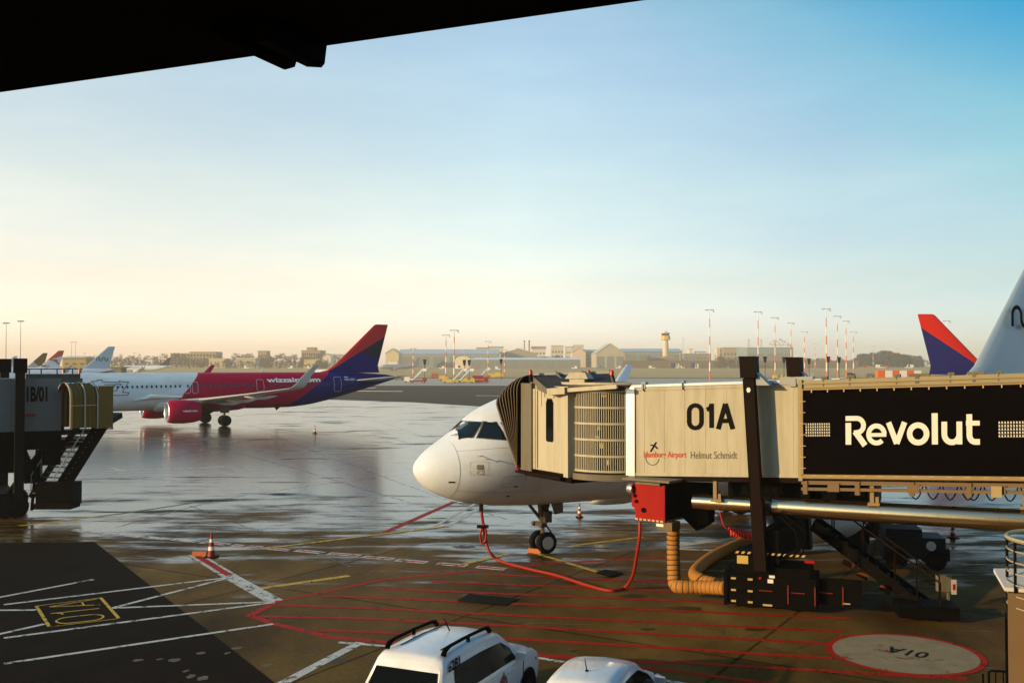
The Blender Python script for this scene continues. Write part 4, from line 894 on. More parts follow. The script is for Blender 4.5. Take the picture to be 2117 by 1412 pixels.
for px, py, Y in ((1783, 1190, 29.0), (1830, 1219, 28.6), (1865, 1252, 28.2), (1832, 1250, 28.4), (1753, 1165, 29.2), (1735, 1220, 29)):
    c_ = AT(px, py, Y - .25); b = MB(); b.obox(c_, Vector((.14, -.02, -.075)), Vector((0, .01, 0)), Vector((.035, 0, .065))); b.build('reflective_plate', mat('plate_orange', (.17, .045, .012), .5) if 'plate_orange' not in bpy.data.materials else bpy.data.materials['plate_orange'], st, world=True)
b = MB()
for i in range(11):
    c_ = AT(1868 + i * 9.2, 1270 + i * 2.2, 27.3); b.add([c_ + Vector(p) for p in ((-.03, 0, -.07), (.02, 0, -.07), (.07, 0, .09), (.02, 0, .09))], [(0, 1, 2, 3)])
b.build('hazard_stripe', mat('hazard_red', (.36, .05, .02), .5), st, world=True, fix=False)
b = MB(); b.hexa([G(1860, 1285) + Vector(p) for p in ((0, 0, .1), (1.45, -.3, .1), (1.6, .6, .1), (.15, .9, .1), (0, 0, .42), (1.45, -.3, .42), (1.6, .6, .42), (.15, .9, .42))]); b.build('foot_platform', BLACK, st, world=True)
b = MB(); c_ = AT(1951, 1205, 27.8); b.obox(c_, (.18, 0, 0), (0, .1, 0), (0, 0, .22)); b.bar(c_ + Vector((.12, 0, -.2)), c_ + Vector((.12, 0, -1.05)), .06, .06); b.build('control_box', DKBEIGE, st, world=True)
b = MB(); c_ = AT(1972, 1213, 27.6); b.obox(c_, (.07, 0, 0), (0, .01, 0), (0, 0, .2)); so_ = b.build('sign_plate', mat('sign_white', (.5, .48, .46), .5), st, world=True)
b = MB(); b.obox(c_ + Vector((0, -.014, .0)), (.035, 0, 0), (0, .003, 0), (0, 0, .08)); b.build('sign_mark', RED, so_, world=True)

# red ground power box hanging under the tunnel
rb = thing('power_supply_box', 'red electrical box hanging under the 01A tunnel above a yellow hose', 'power box', AT(1375, 1080, 29.0))
E1 = Vector((.78, -.62, 0)).normalized(); E2 = Vector((.62, .78, 0)); RC0 = AT(1375, 1080, 29.0)
def RP(a, c_, z): p = RC0 + E1 * a + E2 * c_; return Vector((p.x, p.y, z))
zb_, zt_ = RC0.z, AT(1375, 1004, 29.0).z
b = MB(); b.prism([RP(-.98, 0, zb_), RP(0, 0, zb_), RP(0, 0, zt_), RP(-1.12, 0, zt_), RP(-1.12, 0, zb_ + .38), RP(-1.02, 0, zb_ + .33)], E2 * 1.35); b.build('cabinet', [RED], rb, world=True)
b = MB(); b.obox(RP(.012, .66, (zb_ + zt_) / 2), E1 * .012, E2 * .68, (0, 0, (zt_ - zb_) / 2)); b.build('side_panel', BLACK, rb, world=True)  # black sheet paints the shade on the box's right face
b = MB(); b.prism([RP(0, .9, zb_ + .1), RP(.35, 1.2, zb_ - .35), RP(.75, 1.2, zb_ - .1), RP(.8, 1.2, zt_), RP(0, .9, zt_)], E2 * .4); b.build('rear_housing', SHADEBLK, rb, world=True)
b = MB(); b.obox(RP(-.52, .2, zt_ + .06), E1 * .4, E2 * .3, (0, 0, .06)); b.obox(RP(-.45, .6, zt_ + .15), E1 * .78, E2 * .95, (0, 0, .03)); b.build('top_plate', DKBEIGE, rb, world=True)
b = MB(); c_ = RP(-1.12, -.02, zt_ - .16); b.tube([c_ + E1 * .08, c_ - E1 * .05, c_ - E1 * .13], [.15, .15, .09], 16); b.build('horn', ALU, rb, True, world=True)
for i in range(7): p = RP(-.94 + i * .14, -.012, zb_ + .02); b = MB(); b.obox(p, E1 * .045, E2 * .012, (0, 0, .025)); b.build('hazard_stripe', REFL, rb, world=True)
for i in range(6): p = RP(.03, .1 + i * .2, zb_ + .02); b = MB(); b.obox(p, E1 * .012, E2 * .05, (0, 0, .025)); b.build('hazard_stripe', REFL, rb, world=True)
for a, z in ((-1.0, zt_ - .36), (-.95, zt_ - .52), (-.7, zb_ + .3), (-1.05, zt_ - .12)):
    b = MB(); b.cyl(RP(a, 0, z), RP(a, -.05, z), .05 if z > zb_ + .31 else .07, n=12); b.build('push_button', BLACK, rb, True, world=True)
b = MB(); b.obox(RP(-.05, .3, zb_ - .12), E1 * .24, E2 * .24, (0, 0, .12)); b.build('hose_collar', mat('collar_bronze', (.12, .075, .03), .5), rb, world=True)
b = MB(); b.obox(RP(-.2, .045, zb_ - .1), E1 * .12, E2 * .006, (0, 0, .04)); b.build('collar_plate', CREAM, rb, world=True)

# hoses and cables
def spline(P, n=8):
    P = [Vector(p) for p in P]; out = []
    for i in range(len(P) - 1):
        p0, p1, p2, p3 = P[max(i - 1, 0)], P[i], P[i + 1], P[min(i + 2, len(P) - 1)]
        for j in range(n):
            t = j / n; out.append(.5 * ((2 * p1) + (-p0 + p2) * t + (2 * p0 - 5 * p1 + 4 * p2 - p3) * t * t + (-p0 + 3 * p1 - 3 * p2 + p3) * t**3))
    out.append(P[-1]); return out
def hose(P, r, label, name='air_hose', step=.07):
    pts_ = spline(P, 160); acc = 0; keep = [pts_[0]]
    for a_, b_ in zip(pts_, pts_[1:]):
        acc += (b_ - a_).length
        if acc >= step * .5: keep.append(b_); acc = 0
    rad = [r * (1.0 if i % 4 < 3 else .90) for i in range(len(keep))]
    b = MB(); b.tube(keep, rad, 20, ribs=lambda i: 1 if i % 4 == 3 else 0)
    return tag(b.build(name, [HOSE, HOSERIB], None, 'full'), label, 'air hose')
Yh = 29.3
hose([AT(1392, 1096, Yh), AT(1392, 1130, Yh), AT(1393, 1180, Yh - .15), AT(1396, 1208, Yh - .3), AT(1412, 1213, Yh - .5), AT(1450, 1213, 28.6), AT(1502, 1216, 28.0)], .19, 'yellow ribbed hose dropping from the red box and bending along the ground')
hose([G(1565, 1118) + Vector((0, 0, .2)), G(1500, 1148) + Vector((0, 0, .2)), G(1462, 1170) + Vector((0, 0, .2)), G(1436, 1196) + Vector((0, 0, .19)), G(1450, 1212) + Vector((0, 0, .2)), G(1490, 1222) + Vector((0, 0, .2)), G(1506, 1222) + Vector((0, 0, .3))], .19, 'yellow ribbed hose lying in a loop behind the dropping hose')
b = MB(); c0 = AT(1508, 1098, 32); c1 = AT(1556, 1108, 31.6); N_ = 90; P = []
for i in range(N_ + 1):
    t = i / N_; c_ = c0.lerp(c1, t); a_ = t * 2 * math.pi * 9; P.append(c_ + Vector((0, math.cos(a_), math.sin(a_))) * .12)
b.tube(P, .035, 6); b.tube([c0, c0 + Vector((-.2, 0, .2)), c0 + Vector((-.3, 0, .6)), c0 + Vector((-.3, 0, 1.3))], .02, 6); tag(b.build('coiled_cable', mat('coil_red', (.55, .04, .025), .5), None, 'full'), 'red coiled cable hanging behind the brown lift column', 'cable')
cab_pts = [AT(995, 1042, 34.6), AT(996, 1062, 34.6), AT(999, 1085, 34.6), AT(1003, 1112, 34.6), AT(1012, 1140, 34.4), G(1035, 1163) + Vector((0, 0, .06)), G(1090, 1178) + Vector((0, 0, .05)), G(1150, 1192) + Vector((0, 0, .05)), G(1215, 1213) + Vector((0, 0, .05)), G(1262, 1224) + Vector((0, 0, .05)), G(1292, 1219) + Vector((0, 0, .08)), AT(1308, 1190, 29.6), AT(1316, 1150, 29.2), AT(1322, 1110, 29.0), AT(1323, 1078, 29.05)]
pw = thing('power_cable', 'orange power cable running from under the white nose to the red box', 'cable', G(1150, 1192))
b = MB(); b.tube(spline(cab_pts, 10), .05, 8); b.build('cable', CABLE, pw, 'full', world=True)
b = MB(); b.tube(spline([AT(999, 1085, 34.5), AT(993, 1105, 34.5), AT(996, 1122, 34.5), AT(1003, 1118, 34.5), AT(1005, 1100, 34.5), AT(1000, 1082, 34.5)], 8), .04, 8); b.build('cable_loop', CABLE, pw, 'full', world=True)
b = MB(); c_ = AT(998, 1088, 34.5); b.obox(c_, (.2, 0, 0), (0, .07, 0), (0, 0, .05)); c_ = AT(995, 1048, 34.6); b.obox(c_, (.07, 0, 0), (0, .07, 0), (0, 0, .14)); b.build('plug', DARK, pw, world=True)

# ------------------------------------------------------------------ passenger bridge 01B (edge of the photograph)
lb = thing('passenger_bridge', 'shaded passenger bridge marked 01B/01 with a yellow docking hood and stairs', 'passenger bridge', G(60, 1062))
U = Vector((.866, .5, 0)); UN = Vector((.5, -.866, 0)); LB0 = AT(0, 0, 45.5); LB0.z = 0; LB0 = Vector((LB0.x, 44.0, 0))
def LP(q, o, z): p = LB0 + U * q + UN * o; return Vector((p.x, p.y, z))
def lbox(b_, q0, q1, o0, o1, z0, z1, m=0): return b_.hexa([LP(q0, o1, z0), LP(q1, o1, z0), LP(q1, o0, z0), LP(q0, o0, z0), LP(q0, o1, z1), LP(q1, o1, z1), LP(q1, o0, z1), LP(q0, o0, z1)], m)
def Lq(px, o=0):
    k_ = (px - CX) / FPX; a = LB0 + UN * o; return (k_ * a.y - a.x) / (U.x - k_ * U.y)
def Lz(px, py, o=0): return AT(px, py, (LB0 + U * Lq(px, o) + UN * o).y).z
qe = Lq(128)
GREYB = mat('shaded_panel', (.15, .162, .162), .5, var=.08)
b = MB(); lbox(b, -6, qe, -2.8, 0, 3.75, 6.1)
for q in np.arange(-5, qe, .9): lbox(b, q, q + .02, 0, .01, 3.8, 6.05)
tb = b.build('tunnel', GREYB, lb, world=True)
b = MB(); lbox(b, -6, qe, -2.8, .03, 3.3, 3.75); lbox(b, -6, qe + 1.5, -2.4, -.3, 2.9, 3.3); b.build('tunnel_frame', BLACK, lb, world=True)
q0, zt = Lq(52, .015), Lz(52, 799, .015); q1 = Lq(99, .015); zb2 = Lz(52, 831, .015)
text('01B/01', lambda x, y: LP(q0 - .2 + (q1 - q0 + .2) * x, .015, zb2 + (zt - zb2) * y), .04).build('lettering', INK, tb, world=True, fix=False)
b = MB(); z_ = Lz(60, 859, .015); lbox(b, Lq(40), Lq(75), .01, .014, z_ - .06, z_ + .08); b.build('red_lettering_bar', mat('dull_red', (.30, .03, .02), .5), tb, world=True)
# roof clutter and beacons
b = MB(); lbox(b, Lq(55), Lq(168), -1.6, -.2, 6.1, 6.3)
for px in (60, 85, 118, 150, 165): lbox(b, Lq(px), Lq(px) + .05, -.2, -.12, 6.1, 6.55)
lbox(b, Lq(55), Lq(172), -.17, -.12, 6.5, 6.55); lbox(b, Lq(122), Lq(172), -2.4, -.1, 5.9, 6.1); b.build('roof_equipment', mat('roof_olive', (.09, .09, .07), .6), lb, world=True)
for px in (132, 165):
    c_ = AT(px, 767, 46.2); b = MB(); b.cyl(c_ - Vector((0, 0, .1)), c_ + Vector((0, 0, .1)), .1, .07, 12); b.build('beacon_light', mat('amber_lens', (.6, .12, .03), .3) if 'amber_lens' not in bpy.data.materials else bpy.data.materials['amber_lens'], lb, True, world=True)
# columns
for px, o in ((42, .45), (10, -3.2)):
    q = Lq(px, o); b = MB(); lbox(b, q - .19, q + .19, o - .2, o + .2, .3, 6.6); co = b.build('lift_column', DARK, lb, world=True)
    b = MB(); lbox(b, q - .27, q + .27, o - .28, o + .28, 6.35, 7.0); b.build('column_cap', BROWN, co, world=True)
# barrel hood with an open end facing the terminal side
HC = AT(168, 0, 45.6); HC.z = 0; HD = Vector((.70, .714, 0)); HN = Vector((.714, -.70, 0))
def HP(l, w, z): p = HC + HD * l + HN * w; return Vector((p.x, p.y, z))
def arch(l, r, wid=.68, z0=3.9, zs=5.2):
    return [HP(l, -wid - r, z0)] + [HP(l, -math.cos(a) * (wid + r), zs + math.sin(a) * (.66 + r)) for a in np.linspace(0, math.pi, 14)] + [HP(l, wid + r, z0)]
b = MB(); b.loft([arch(-.6 + .1 * i, .05 if i % 2 else -.02) for i in range(13)], closed=False, caps=False); hb = b.build('docking_hood', YCURT, lb, world=True, fix=False)
b = MB()
for l in (-.6, .05, .62): b.tube(arch(l, .07), .03, 6)
b.tube([HP(-.6, .75, 4.9), HP(.62, .75, 4.9)], .02, 6); b.build('hood_rib', mat('rib_grey', (.4, .38, .3), .5), hb, world=True)
b = MB(); p = arch(.5, -.1); b.add(p, [list(range(len(p)))]); b.build('hood_interior', SHADEBLK, hb, world=True, fix=False)
b = MB(); b.obox(HP(1.0, .42, 4.8), HD * .34, HN * .3, (0, 0, .95)); b.build('hood_side_curtain', YCURT, lb, world=True)
b = MB(); lbox(b, Lq(118), Lq(205), -1.0, .2, 3.55, 3.75); lbox(b, Lq(120), Lq(136), -2, -.3, 3.75, 6.0); b.build('cab_floor', DARK, lb, world=True)
b = MB(); b.bar(AT(205, 880, 46), AT(243, 858, 47.5), .5, .25); b.tube([AT(232, 886, 46.5), AT(232, 868, 46.5)], .03, 6); b.tube([AT(222, 886, 46.5), AT(234, 886, 46.5)], .03, 6); b.build('swing_arm', DARK, lb, world=True)
# stairs going down
a0 = AT(214, 872, 46.2); a1 = AT(112, 1032, 44.8); a1.z = max(a1.z, .15); wv = Vector((.28, .95, 0)) * 1.0
wv = Vector((-1.25, .45, 0))
b = MB(); b.bar(a0, a1, .08, .62); lst = b.build('stair_panel', BLACK, lb, world=True)
b = MB(); b.bar(a0 + wv, a1 + wv, .07, .28); b.build('stair_stringer', DARK, lb, world=True)
b = MB()
for i in range(1, 15): p = a0.lerp(a1, i / 15); b.obox(p + wv / 2, wv / 2, Vector((.25, .9, 0)) * .13, (0, 0, .02))
b.build('tread', mat('tread_grey', (.12, .10, .06), .5), lb, world=True)
b = MB()
for off in (wv, wv * .02):
    b.tube([a0 + off + Vector((0, 0, 1.0)), a1 + off + Vector((0, 0, 1.0))], .03, 6)
    for i in range(0, 16, 3): p = a0.lerp(a1, i / 15) + off; b.tube([p, p + Vector((0, 0, 1.0))], .02, 6)
b.build('handrail', GREY, lb, True, world=True)
b = MB(); p_ = G(130, 1052); b.obox(AT(122, 1020, 44.5), (.75, .1, 0), (0, .5, 0), (0, 0, .5)); b.obox(AT(118, 1044, 44.3), (.8, 0, 0), (0, .5, 0), (0, 0, .12)); b.build('stair_foot', BLACK, lb, world=True)
# undercarriage
b = MB(); lbox(b, Lq(-30), Lq(30), -3.0, .6, .5, 1.1); lbox(b, Lq(-20), Lq(60), -1.6, -.4, 1.9, 2.9); b.bar(LP(Lq(20), .2, 1.0), LP(Lq(95), -.5, 2.9), .2, .25); b.bar(LP(Lq(100), -.3, .6), LP(Lq(55), -.3, 2.9), .14, .14); b.bar(LP(Lq(70), -.2, .2), LP(Lq(80), -.2, 2.9), .1, .1); lbox(b, Lq(55), Lq(92), -1.3, -.3, 1.4, 2.4); lbox(b, Lq(90), Lq(128), -1.3, 0, 2.2, 2.9); b.build('undercarriage', BLACK, lb, world=True)
for px, o in ((14, .5), (38, .5), (14, -2.6), (38, -2.6)):
    b = MB(); wheel(b, LP(Lq(px, o), o, .5), .5, .3, UN); b.build('wheel', [RUBBER, DARK], lb, True, world=True)
b = MB(); b.obox(AT(25, 1020, 44.6), (.16, 0, 0), (0, .1, 0), (0, 0, .18)); b.build('label_plate', DKBEIGE, lb, world=True)

# ------------------------------------------------------------------ cars at the lower edge
def car(label, loc, heading, ST, mpv):
    root = thing('parked_car', label, 'car', loc, heading - 0)
    # station: x_low, x_top, half width, roof half width, top z, belt z
    xs = [0] + list(np.cumsum([1] * (len(ST) - 1)))
    def par(u): return [hermite(xs, [s_[i] for s_ in ST], u) for i in range(6)]
    def sec(u):
        xl, xt, w, wr, zt, zb = par(u); pts_ = []
        half = [(0, .22, 0), (w * .8, .22, 0), (w * .97, .34, 0), (w, .62, 0), (w * .985, zb - .06, 0), (w * .955, zb, 0), (wr + (w * .955 - wr) * .45, zb + (zt - zb) * .55, .55), (wr + .035, zt - .10, .9), (wr - .02, zt - .035, .97), (wr - .16, zt - .005, 1), (0, zt + .015, 1)]
        full = [(y, z, t) for y, z, t in half] + [(-y, z, t) for y, z, t in half[-2:0:-1]]
        return [(xl + (xt - xl) * t, y, z) for y, z, t in full]
    NU = (len(ST) - 1) * 5; b = MB(); b.loft([sec(i / NU * (len(ST) - 1)) for i in range(NU + 1)]); body = b.build('body', CARW, root, True)
    def side(u, t, sd, off=.012):   # t: 0 belt .. 1 roof edge
        xl, xt, w, wr, zt, zb = par(u); y0 = w * .955; ym = wr + (w * .955 - wr) * .45; y1 = wr + .035
        y = y0 + (ym - y0) * t / .6 if t < .6 else ym + (y1 - ym) * (t - .6) / .4; z = zb + (zt - .10 - zb) * (t / .9 if False else t); f_ = t * .9
        zz = zb + (zt - zb) * (.55 * t / .6) if t < .6 else zb + (zt - zb) * .55 + ((zt - .10) - zb - (zt - zb) * .55) * (t - .6) / .4
        return (xl + (xt - xl) * (.55 * t / .6 if t < .6 else .55 + .35 * (t - .6) / .4), sd * (y + off), zz)
    def glass(name, ua, ub, ta, tb, sd, taper=None):
        b_ = MB(); n_, m_ = 10, 5; g = []
        for i in range(n_ + 1):
            for j in range(m_ + 1):
                u = ua + (ub - ua) * i / n_; t1 = tb - (taper(i / n_) if taper else 0); g.append(side(u, ta + (t1 - ta) * j / m_, sd))
        b_.add(g, [(i * (m_ + 1) + j, i * (m_ + 1) + j + 1, (i + 1) * (m_ + 1) + j + 1, (i + 1) * (m_ + 1) + j) for i in range(n_) for j in range(m_)]); return b_.build(name, GLASS, body, 'full', fix=False)
    return root, body, sec, side, glass, par
MPV = [(0.02, .34, .80, .60, 1.58, 1.0), (.10, .46, .865, .625, 1.67, 1.0), (.6, .85, .88, .63, 1.71, 1.0), (1.6, 1.6, .885, .63, 1.72, 1.0), (2.6, 2.4, .885, .62, 1.66, 1.0), (3.0, 2.7, .88, .60, 1.58, 1.0), (3.45, 3.40, .875, .70, 1.13, 1.0), (3.95, 3.93, .85, .68, 1.03, .93), (4.28, 4.26, .79, .58, .88, .80), (4.42, 4.42, .66, .48, .66, .6)]
hd = math.atan2(.91, .41)
cr, cb, sec, side, glass, par = car('white estate car with black roof rails and number 6281 on its corner', (-1.93, 17.25, 0), hd, MPV, True)
glass('side_window', 1.85, 5.1, .05, .74, -1, lambda t: max(0, (t - .8) * 1.2)); glass('side_window', 1.85, 5.1, .05, .74, 1, lambda t: max(0, (t - .8) * 1.2))
r0 = sec(0.0)
def rear(y, t): return Vector((.02 + .32 * t - .016, y * (.74 - .14 * t), 1.0 + .55 * t))
b = MB(); n = 8; g = []
for i in range(n + 1):
    for j in range(5):
        u = -1 + 2 * i / n; t = -.18 * (1 - abs(u) ** 4) + (.84 + .18 * (1 - abs(u) ** 4)) * j / 4; p = rear(u * .97, max(t, -.3)); p.x = .02 + .32 * max(t, 0) - .03; g.append(p)
b.add(g, [(i * 5 + j, i * 5 + j + 1, (i + 1) * 5 + j + 1, (i + 1) * 5 + j) for i in range(n) for j in range(4)]); b.build('rear_window', GLASS, cb, 'full', fix=False)
for sd in (-1, 1):
    b = MB(); y = sd * .565
    b.tube([(.55, y, 1.68), (.62, y, 1.76), (.8, y, 1.79), (1.5, y, 1.79), (2.15, y, 1.77), (2.32, y, 1.74), (2.4, y, 1.66)], [.05, .045, .032, .03, .032, .045, .05], 10); b.cyl((1.5, y, 1.68), (1.5, y, 1.79), .035); b.build('roof_rail', BLACK, cr, True)
    b = MB(); b.hexa([(.0, sd * .70, .78), (.0, sd * .80, .78), (.09, sd * .868, .78), (.09, sd * .80, .78), (.02, sd * .68, 1.02), (.02, sd * .78, 1.02), (.11, sd * .862, 1.02), (.11, sd * .8, 1.02)]); b.build('tail_light', REDLENS, cb)
    for x in (.85, 3.5):
        b = MB(); wheel(b, (x, sd * .80, .32), .32, .2); b.build('wheel', [RUBBER, DARK], cr, True)
        b = MB(); b.loft([[(x + .39 * math.cos(a), sd * .899, .34 + .39 * math.sin(a)) for a in np.linspace(-.5, math.pi + .5, 16)], [(x + .1 * math.cos(a), sd * .90, .34 + .1 * math.sin(a)) for a in np.linspace(-.5, math.pi + .5, 16)]], closed=False, caps=False); b.build('wheel_arch', BLACK, cb, fix=False)
    b = MB(); b.hexa([(2.95, sd * .86, 1.0), (3.12, sd * .86, 1.0), (3.08, sd * 1.05, 1.02), (2.97, sd * 1.05, 1.02), (2.95, sd * .86, 1.16), (3.1, sd * .86, 1.16), (3.06, sd * 1.05, 1.15), (2.97, sd * 1.05, 1.15)]); b.build('wing_mirror', CARW, cr, True)
    b = MB(); b.hexa([(4.2, sd * .62, .72), (4.32, sd * .6, .72), (4.08, sd * .83, .74), (4.0, sd * .85, .74), (4.12, sd * .6, .92), (4.24, sd * .58, .88), (4.0, sd * .8, .92), (3.92, sd * .82, .94)]); b.build('headlight', GLASS, cb)
    for x in (1.6, 2.55):
        b = MB(); b.box(x, x + .2, sd * .885 - .015, sd * .885 + .025, .86, .89); b.build('door_handle', CARW, cb)
SEAMD = mat('door_gap', (.05, .05, .05), .7, spec=.05)
for x in (1.42, 2.36, 3.28):
    b = MB(); b.box(x, x + .012, -.893, -.88, .42, .94); b.build('door_seam', SEAMD, cb)
for y in (-.40, .40):
    b = MB(); b.bar((.75, y, 1.712), (1.6, y, 1.722), .016, .012); b.bar((1.6, y, 1.722), (2.35, y, 1.682), .016, .012); b.build('roof_groove', SEAMD, cb)
b = MB(); b.bar((.0, .0, 1.03), (.11, -.35, 1.2), .02, .02); b.build('rear_wiper', BLACK, cb)
b = MB(); b.tube([(1.95, .05, 1.72), (1.72, .05, 2.0)], [.014, .006], 6); b.build('aerial', BLACK, cr)
t = text('6281', lambda x, y: (.62 + .42 * x, -(.66 + .16 * (1 - y)) - .012, 1.50 + .13 * y) , .03)
p_lo, p_hi = Vector(side(1.3, .86, -1, .02)), Vector(side(1.3, 1.0, -1, .02))
t = text('6281', lambda x, y: Vector(side(1.38 + .80 * x, .70 + .30 * y, -1, .025)), .03); t.build('lettering', INK, cb, fix=False)
b = MB()
for a in np.linspace(0, 2 * math.pi, 13)[:-1]: b.obox((2.35 + .13 * math.cos(a), -.892, .72 + .14 * math.sin(a)), (.03, 0, 0), (0, .003, 0), (0, 0, .03))
b.obox((2.35, -.892, .72), (.05, 0, 0), (0, .003, 0), (0, 0, .09)); b.build('door_crest', mat('crest_red', (.30, .10, .08), .5), cb)
HATCH = [(0.02, .5, .74, .52, 1.40, .92), (.12, .62, .80, .55, 1.47, .92), (.7, 1.0, .82, .56, 1.51, .92), (1.4, 1.5, .82, .56, 1.52, .92), (2.2, 2.0, .82, .54, 1.47, .92), (2.6, 2.25, .82, .52, 1.41, .92), (3.0, 2.98, .80, .60, 1.0, .92), (3.4, 3.38, .77, .58, .93, .84), (3.6, 3.58, .70, .5, .8, .72), (3.7, 3.7, .58, .4, .6, .55)]
hc = thing
cr2, cb2, sec2, side2, glass2, par2 = car('small white hatchback cut off by the lower edge beside the estate car', (.90, 16.25, 0), math.atan2(.93, .37), HATCH, False)
for sd in (-1, 1):
    glass2('side_window', 1.1, 5.15, .1, .86, sd, lambda t: max(0, (t - .75) * 1.4) + max(0, (.15 - t) * 2))
    for x in (.65, 2.95):
        b = MB(); wheel(b, (x, sd * .74, .29), .29, .18); b.build('wheel', [RUBBER, DARK], cr2, True)
    b = MB(); b.hexa([(2.5, sd * .8, .95), (2.66, sd * .8, .95), (2.62, sd * .98, .96), (2.52, sd * .98, .96), (2.5, sd * .8, 1.09), (2.64, sd * .8, 1.09), (2.6, sd * .98, 1.08), (2.52, sd * .98, 1.08)]); b.build('wing_mirror', CARW, cr2, True)
b = MB(); g = [(.02 + .46 * t - .014, u * (.66 - .15 * t), .95 + .42 * t) for u in (-1, -.5, 0, .5, 1) for t in (0, .5, .95)]; b.add(g, [(i * 3 + j, i * 3 + j + 1, (i + 1) * 3 + j + 1, (i + 1) * 3 + j) for i in range(4) for j in range(2)]); b.build('rear_window', GLASS, cb2, fix=False)
b = MB(); b.tube([(1.0, .0, 1.52), (.88, .0, 1.78)], [.012, .005], 6); b.cyl((1.0, 0, 1.5), (1.0, 0, 1.54), .03); b.build('aerial', BLACK, cr2)

# ------------------------------------------------------------------ cones, chocks
def cone(px, py, h, label):
    p = G(px, py); r = thing('traffic_cone', label, 'traffic cone', p, 0, 'traffic cones on the apron')
    b = MB(); n = 20
    def ring_(z, q): return [(q * math.cos(2 * math.pi * k / n), q * math.sin(2 * math.pi * k / n), z) for k in range(n)]
    hs = [0.04, .30, .45, .62, .75, 1.0]; mm = [0, 1, 0, 1, 0]
    b.loft([ring_(h * a, h * (.17 - .14 * a)) for a in hs], mf=lambda i, k: mm[i]); b.build('cone_body', [CONE, CREAM], r, True)
    b = MB(); b.box(-.26 * h, .26 * h, -.26 * h, .26 * h, 0, .05 * h); b.build('cone_foot', BLACK, r)
    return r
cone(437, 1152, .86, 'orange and white cone with a wheel chock at the red and white line')
cone(1198, 1069, .62, 'orange and white cone standing behind the white jet nose wheel')
cone(651, 896, .8, 'small orange cone alone on the wet apron near the magenta jet')
cone(1970, 1112, .7, 'dark orange cone seen below the steel duct')
def chock(px, py, ang, label):
    p = G(px, py); r = thing('wheel_chock', label, 'wheel chock', p, ang, 'orange wheel chocks')
    b = MB(); b.prism([(-.26, -.1, .01), (-.26, .1, .01), (-.26, .04, .16), (-.26, -.04, .16)], (.52, 0, 0)); b.build('chock_body', ORANGE, r)
    b = MB(); b.tube([(.26, 0, .1), (.36, 0, .1), (.41, .05, .03)], .02, 6); b.build('chock_rope', BLACK, r)
chock(1106, 1143, -.5, 'orange wheel chock against the nose wheel'); chock(413, 1149, -.1, 'orange red chock lying at the foot of a cone')

# small dark tractor and box seen under the bridge
tg = thing('baggage_tractor', 'dark tractor with a round white lamp under the steel duct', 'tractor', G(1895, 1178), R(-12))
b = MB(); b.box(-1.0, .9, 0, 1.3, .35, 1.05); b.box(-.95, .2, .1, 1.2, 1.05, 1.3); b.box(.9, 1.05, .1, 1.2, .3, .7); b.build('body', mat('dark_blue_paint', (.012, .016, .022), .4), tg)
for x in (-.6, .6):
    for y in (.05, 1.25): b = MB(); wheel(b, (x, y, .35), .35, .22); b.build('wheel', [RUBBER, DARK], tg, True)
b = MB(); b.cyl((.45, 0.0, .8), (.45, -.06, .8), .15, n=20); b.build('headlight', mat('lamp_white', (.6, .62, .66), .3), tg, True)
ub = thing('cargo_loader', 'bulky dark loader standing beneath the middle of the 01A bridge', 'cargo loader', G(1700, 1150), R(-8))
b = MB(); b.box(-1.6, 1.6, 0, 2, .5, 1.6); b.box(-.9, .9, .2, 1.8, 1.6, 2.1); b.box(-1.2, -.9, -.1, 2.1, .4, 1.9); b.build('body', SHADEBLK, ub)
b = MB(); b.prism([(-.3, -.02, .9), (1.3, -.02, 1.55), (1.6, -.02, 1.5), (.2, -.02, .8)], (0, -.05, 0)); b.build('ramp', GREY, ub)
for x in (-1.1, 1.1):
    b = MB(); wheel(b, (x, .1, .45), .45, .3); b.build('wheel', [RUBBER, DARK], ub, True)

# ------------------------------------------------------------------ lower right: maintenance platform with hooped cage, rail rack
mp = thing('access_platform', 'tan access tower with a white deck and a hooped safety cage', 'access platform', (7.35, 14.0, 0))
b = MB(); b.hexa([(6.86, 14.0, 0), (7.12, 13.95, 0), (7.5, 14.6, 0), (7.2, 14.7, 0), (6.86, 14.0, 3.55), (7.12, 13.95, 3.55), (7.5, 14.6, 3.55), (7.2, 14.7, 3.55)]); b.build('post', mat('tan_steel', (.20, .13, .065), .6), mp, world=True)
b = MB(); b.hexa([(7.13, 14.1, 0), (9.0, 13.7, 0), (9.2, 15.2, 0), (7.4, 15.2, 0), (7.13, 14.1, 3.0), (9.0, 13.7, 3.0), (9.2, 15.2, 3.0), (7.4, 15.2, 3.0)]); b.build('housing', SHADEBLK, mp, world=True)
b = MB(); b.prism([(6.84, 14.05, 3.57), (8.9, 13.5, 3.5), (9.1, 14.9, 3.66), (7.0, 14.7, 3.7)], (0, 0, .05)); b.build('deck', mat('deck_white', (.62, .60, .55), .5), mp, world=True)
b = MB()
cq = Vector((7.62, 14.1, 0))
for z in np.linspace(3.35, 4.28, 7):
    b.tube([cq + Vector((.66 * math.cos(a), .6 * math.sin(a), z + .02 * math.sin(a))) for a in np.linspace(0, 2 * math.pi, 33)], .012 if z < 4.2 else .03, 6, cap=False)
b.build('cage_hoop', mat('cage_steel', (.45, .36, .2), .4, .4), mp, True, world=True)
b = MB()
for a in (2.6, 3.3, 4.0, 4.7): p = cq + Vector((.66 * math.cos(a), .6 * math.sin(a), 0)); b.bar(p + Vector((0, 0, 3.1)), p + Vector((0, 0, 4.26)), .03, .03)
b.build('cage_upright', DARK, mp, world=True)
b = MB(); b.tube([(7.1, 13.9, 3.05), (7.3, 13.7, 3.0), (7.9, 13.5, 2.85)], .03, 8); b.build('red_hose', RED, mp, True, world=True)
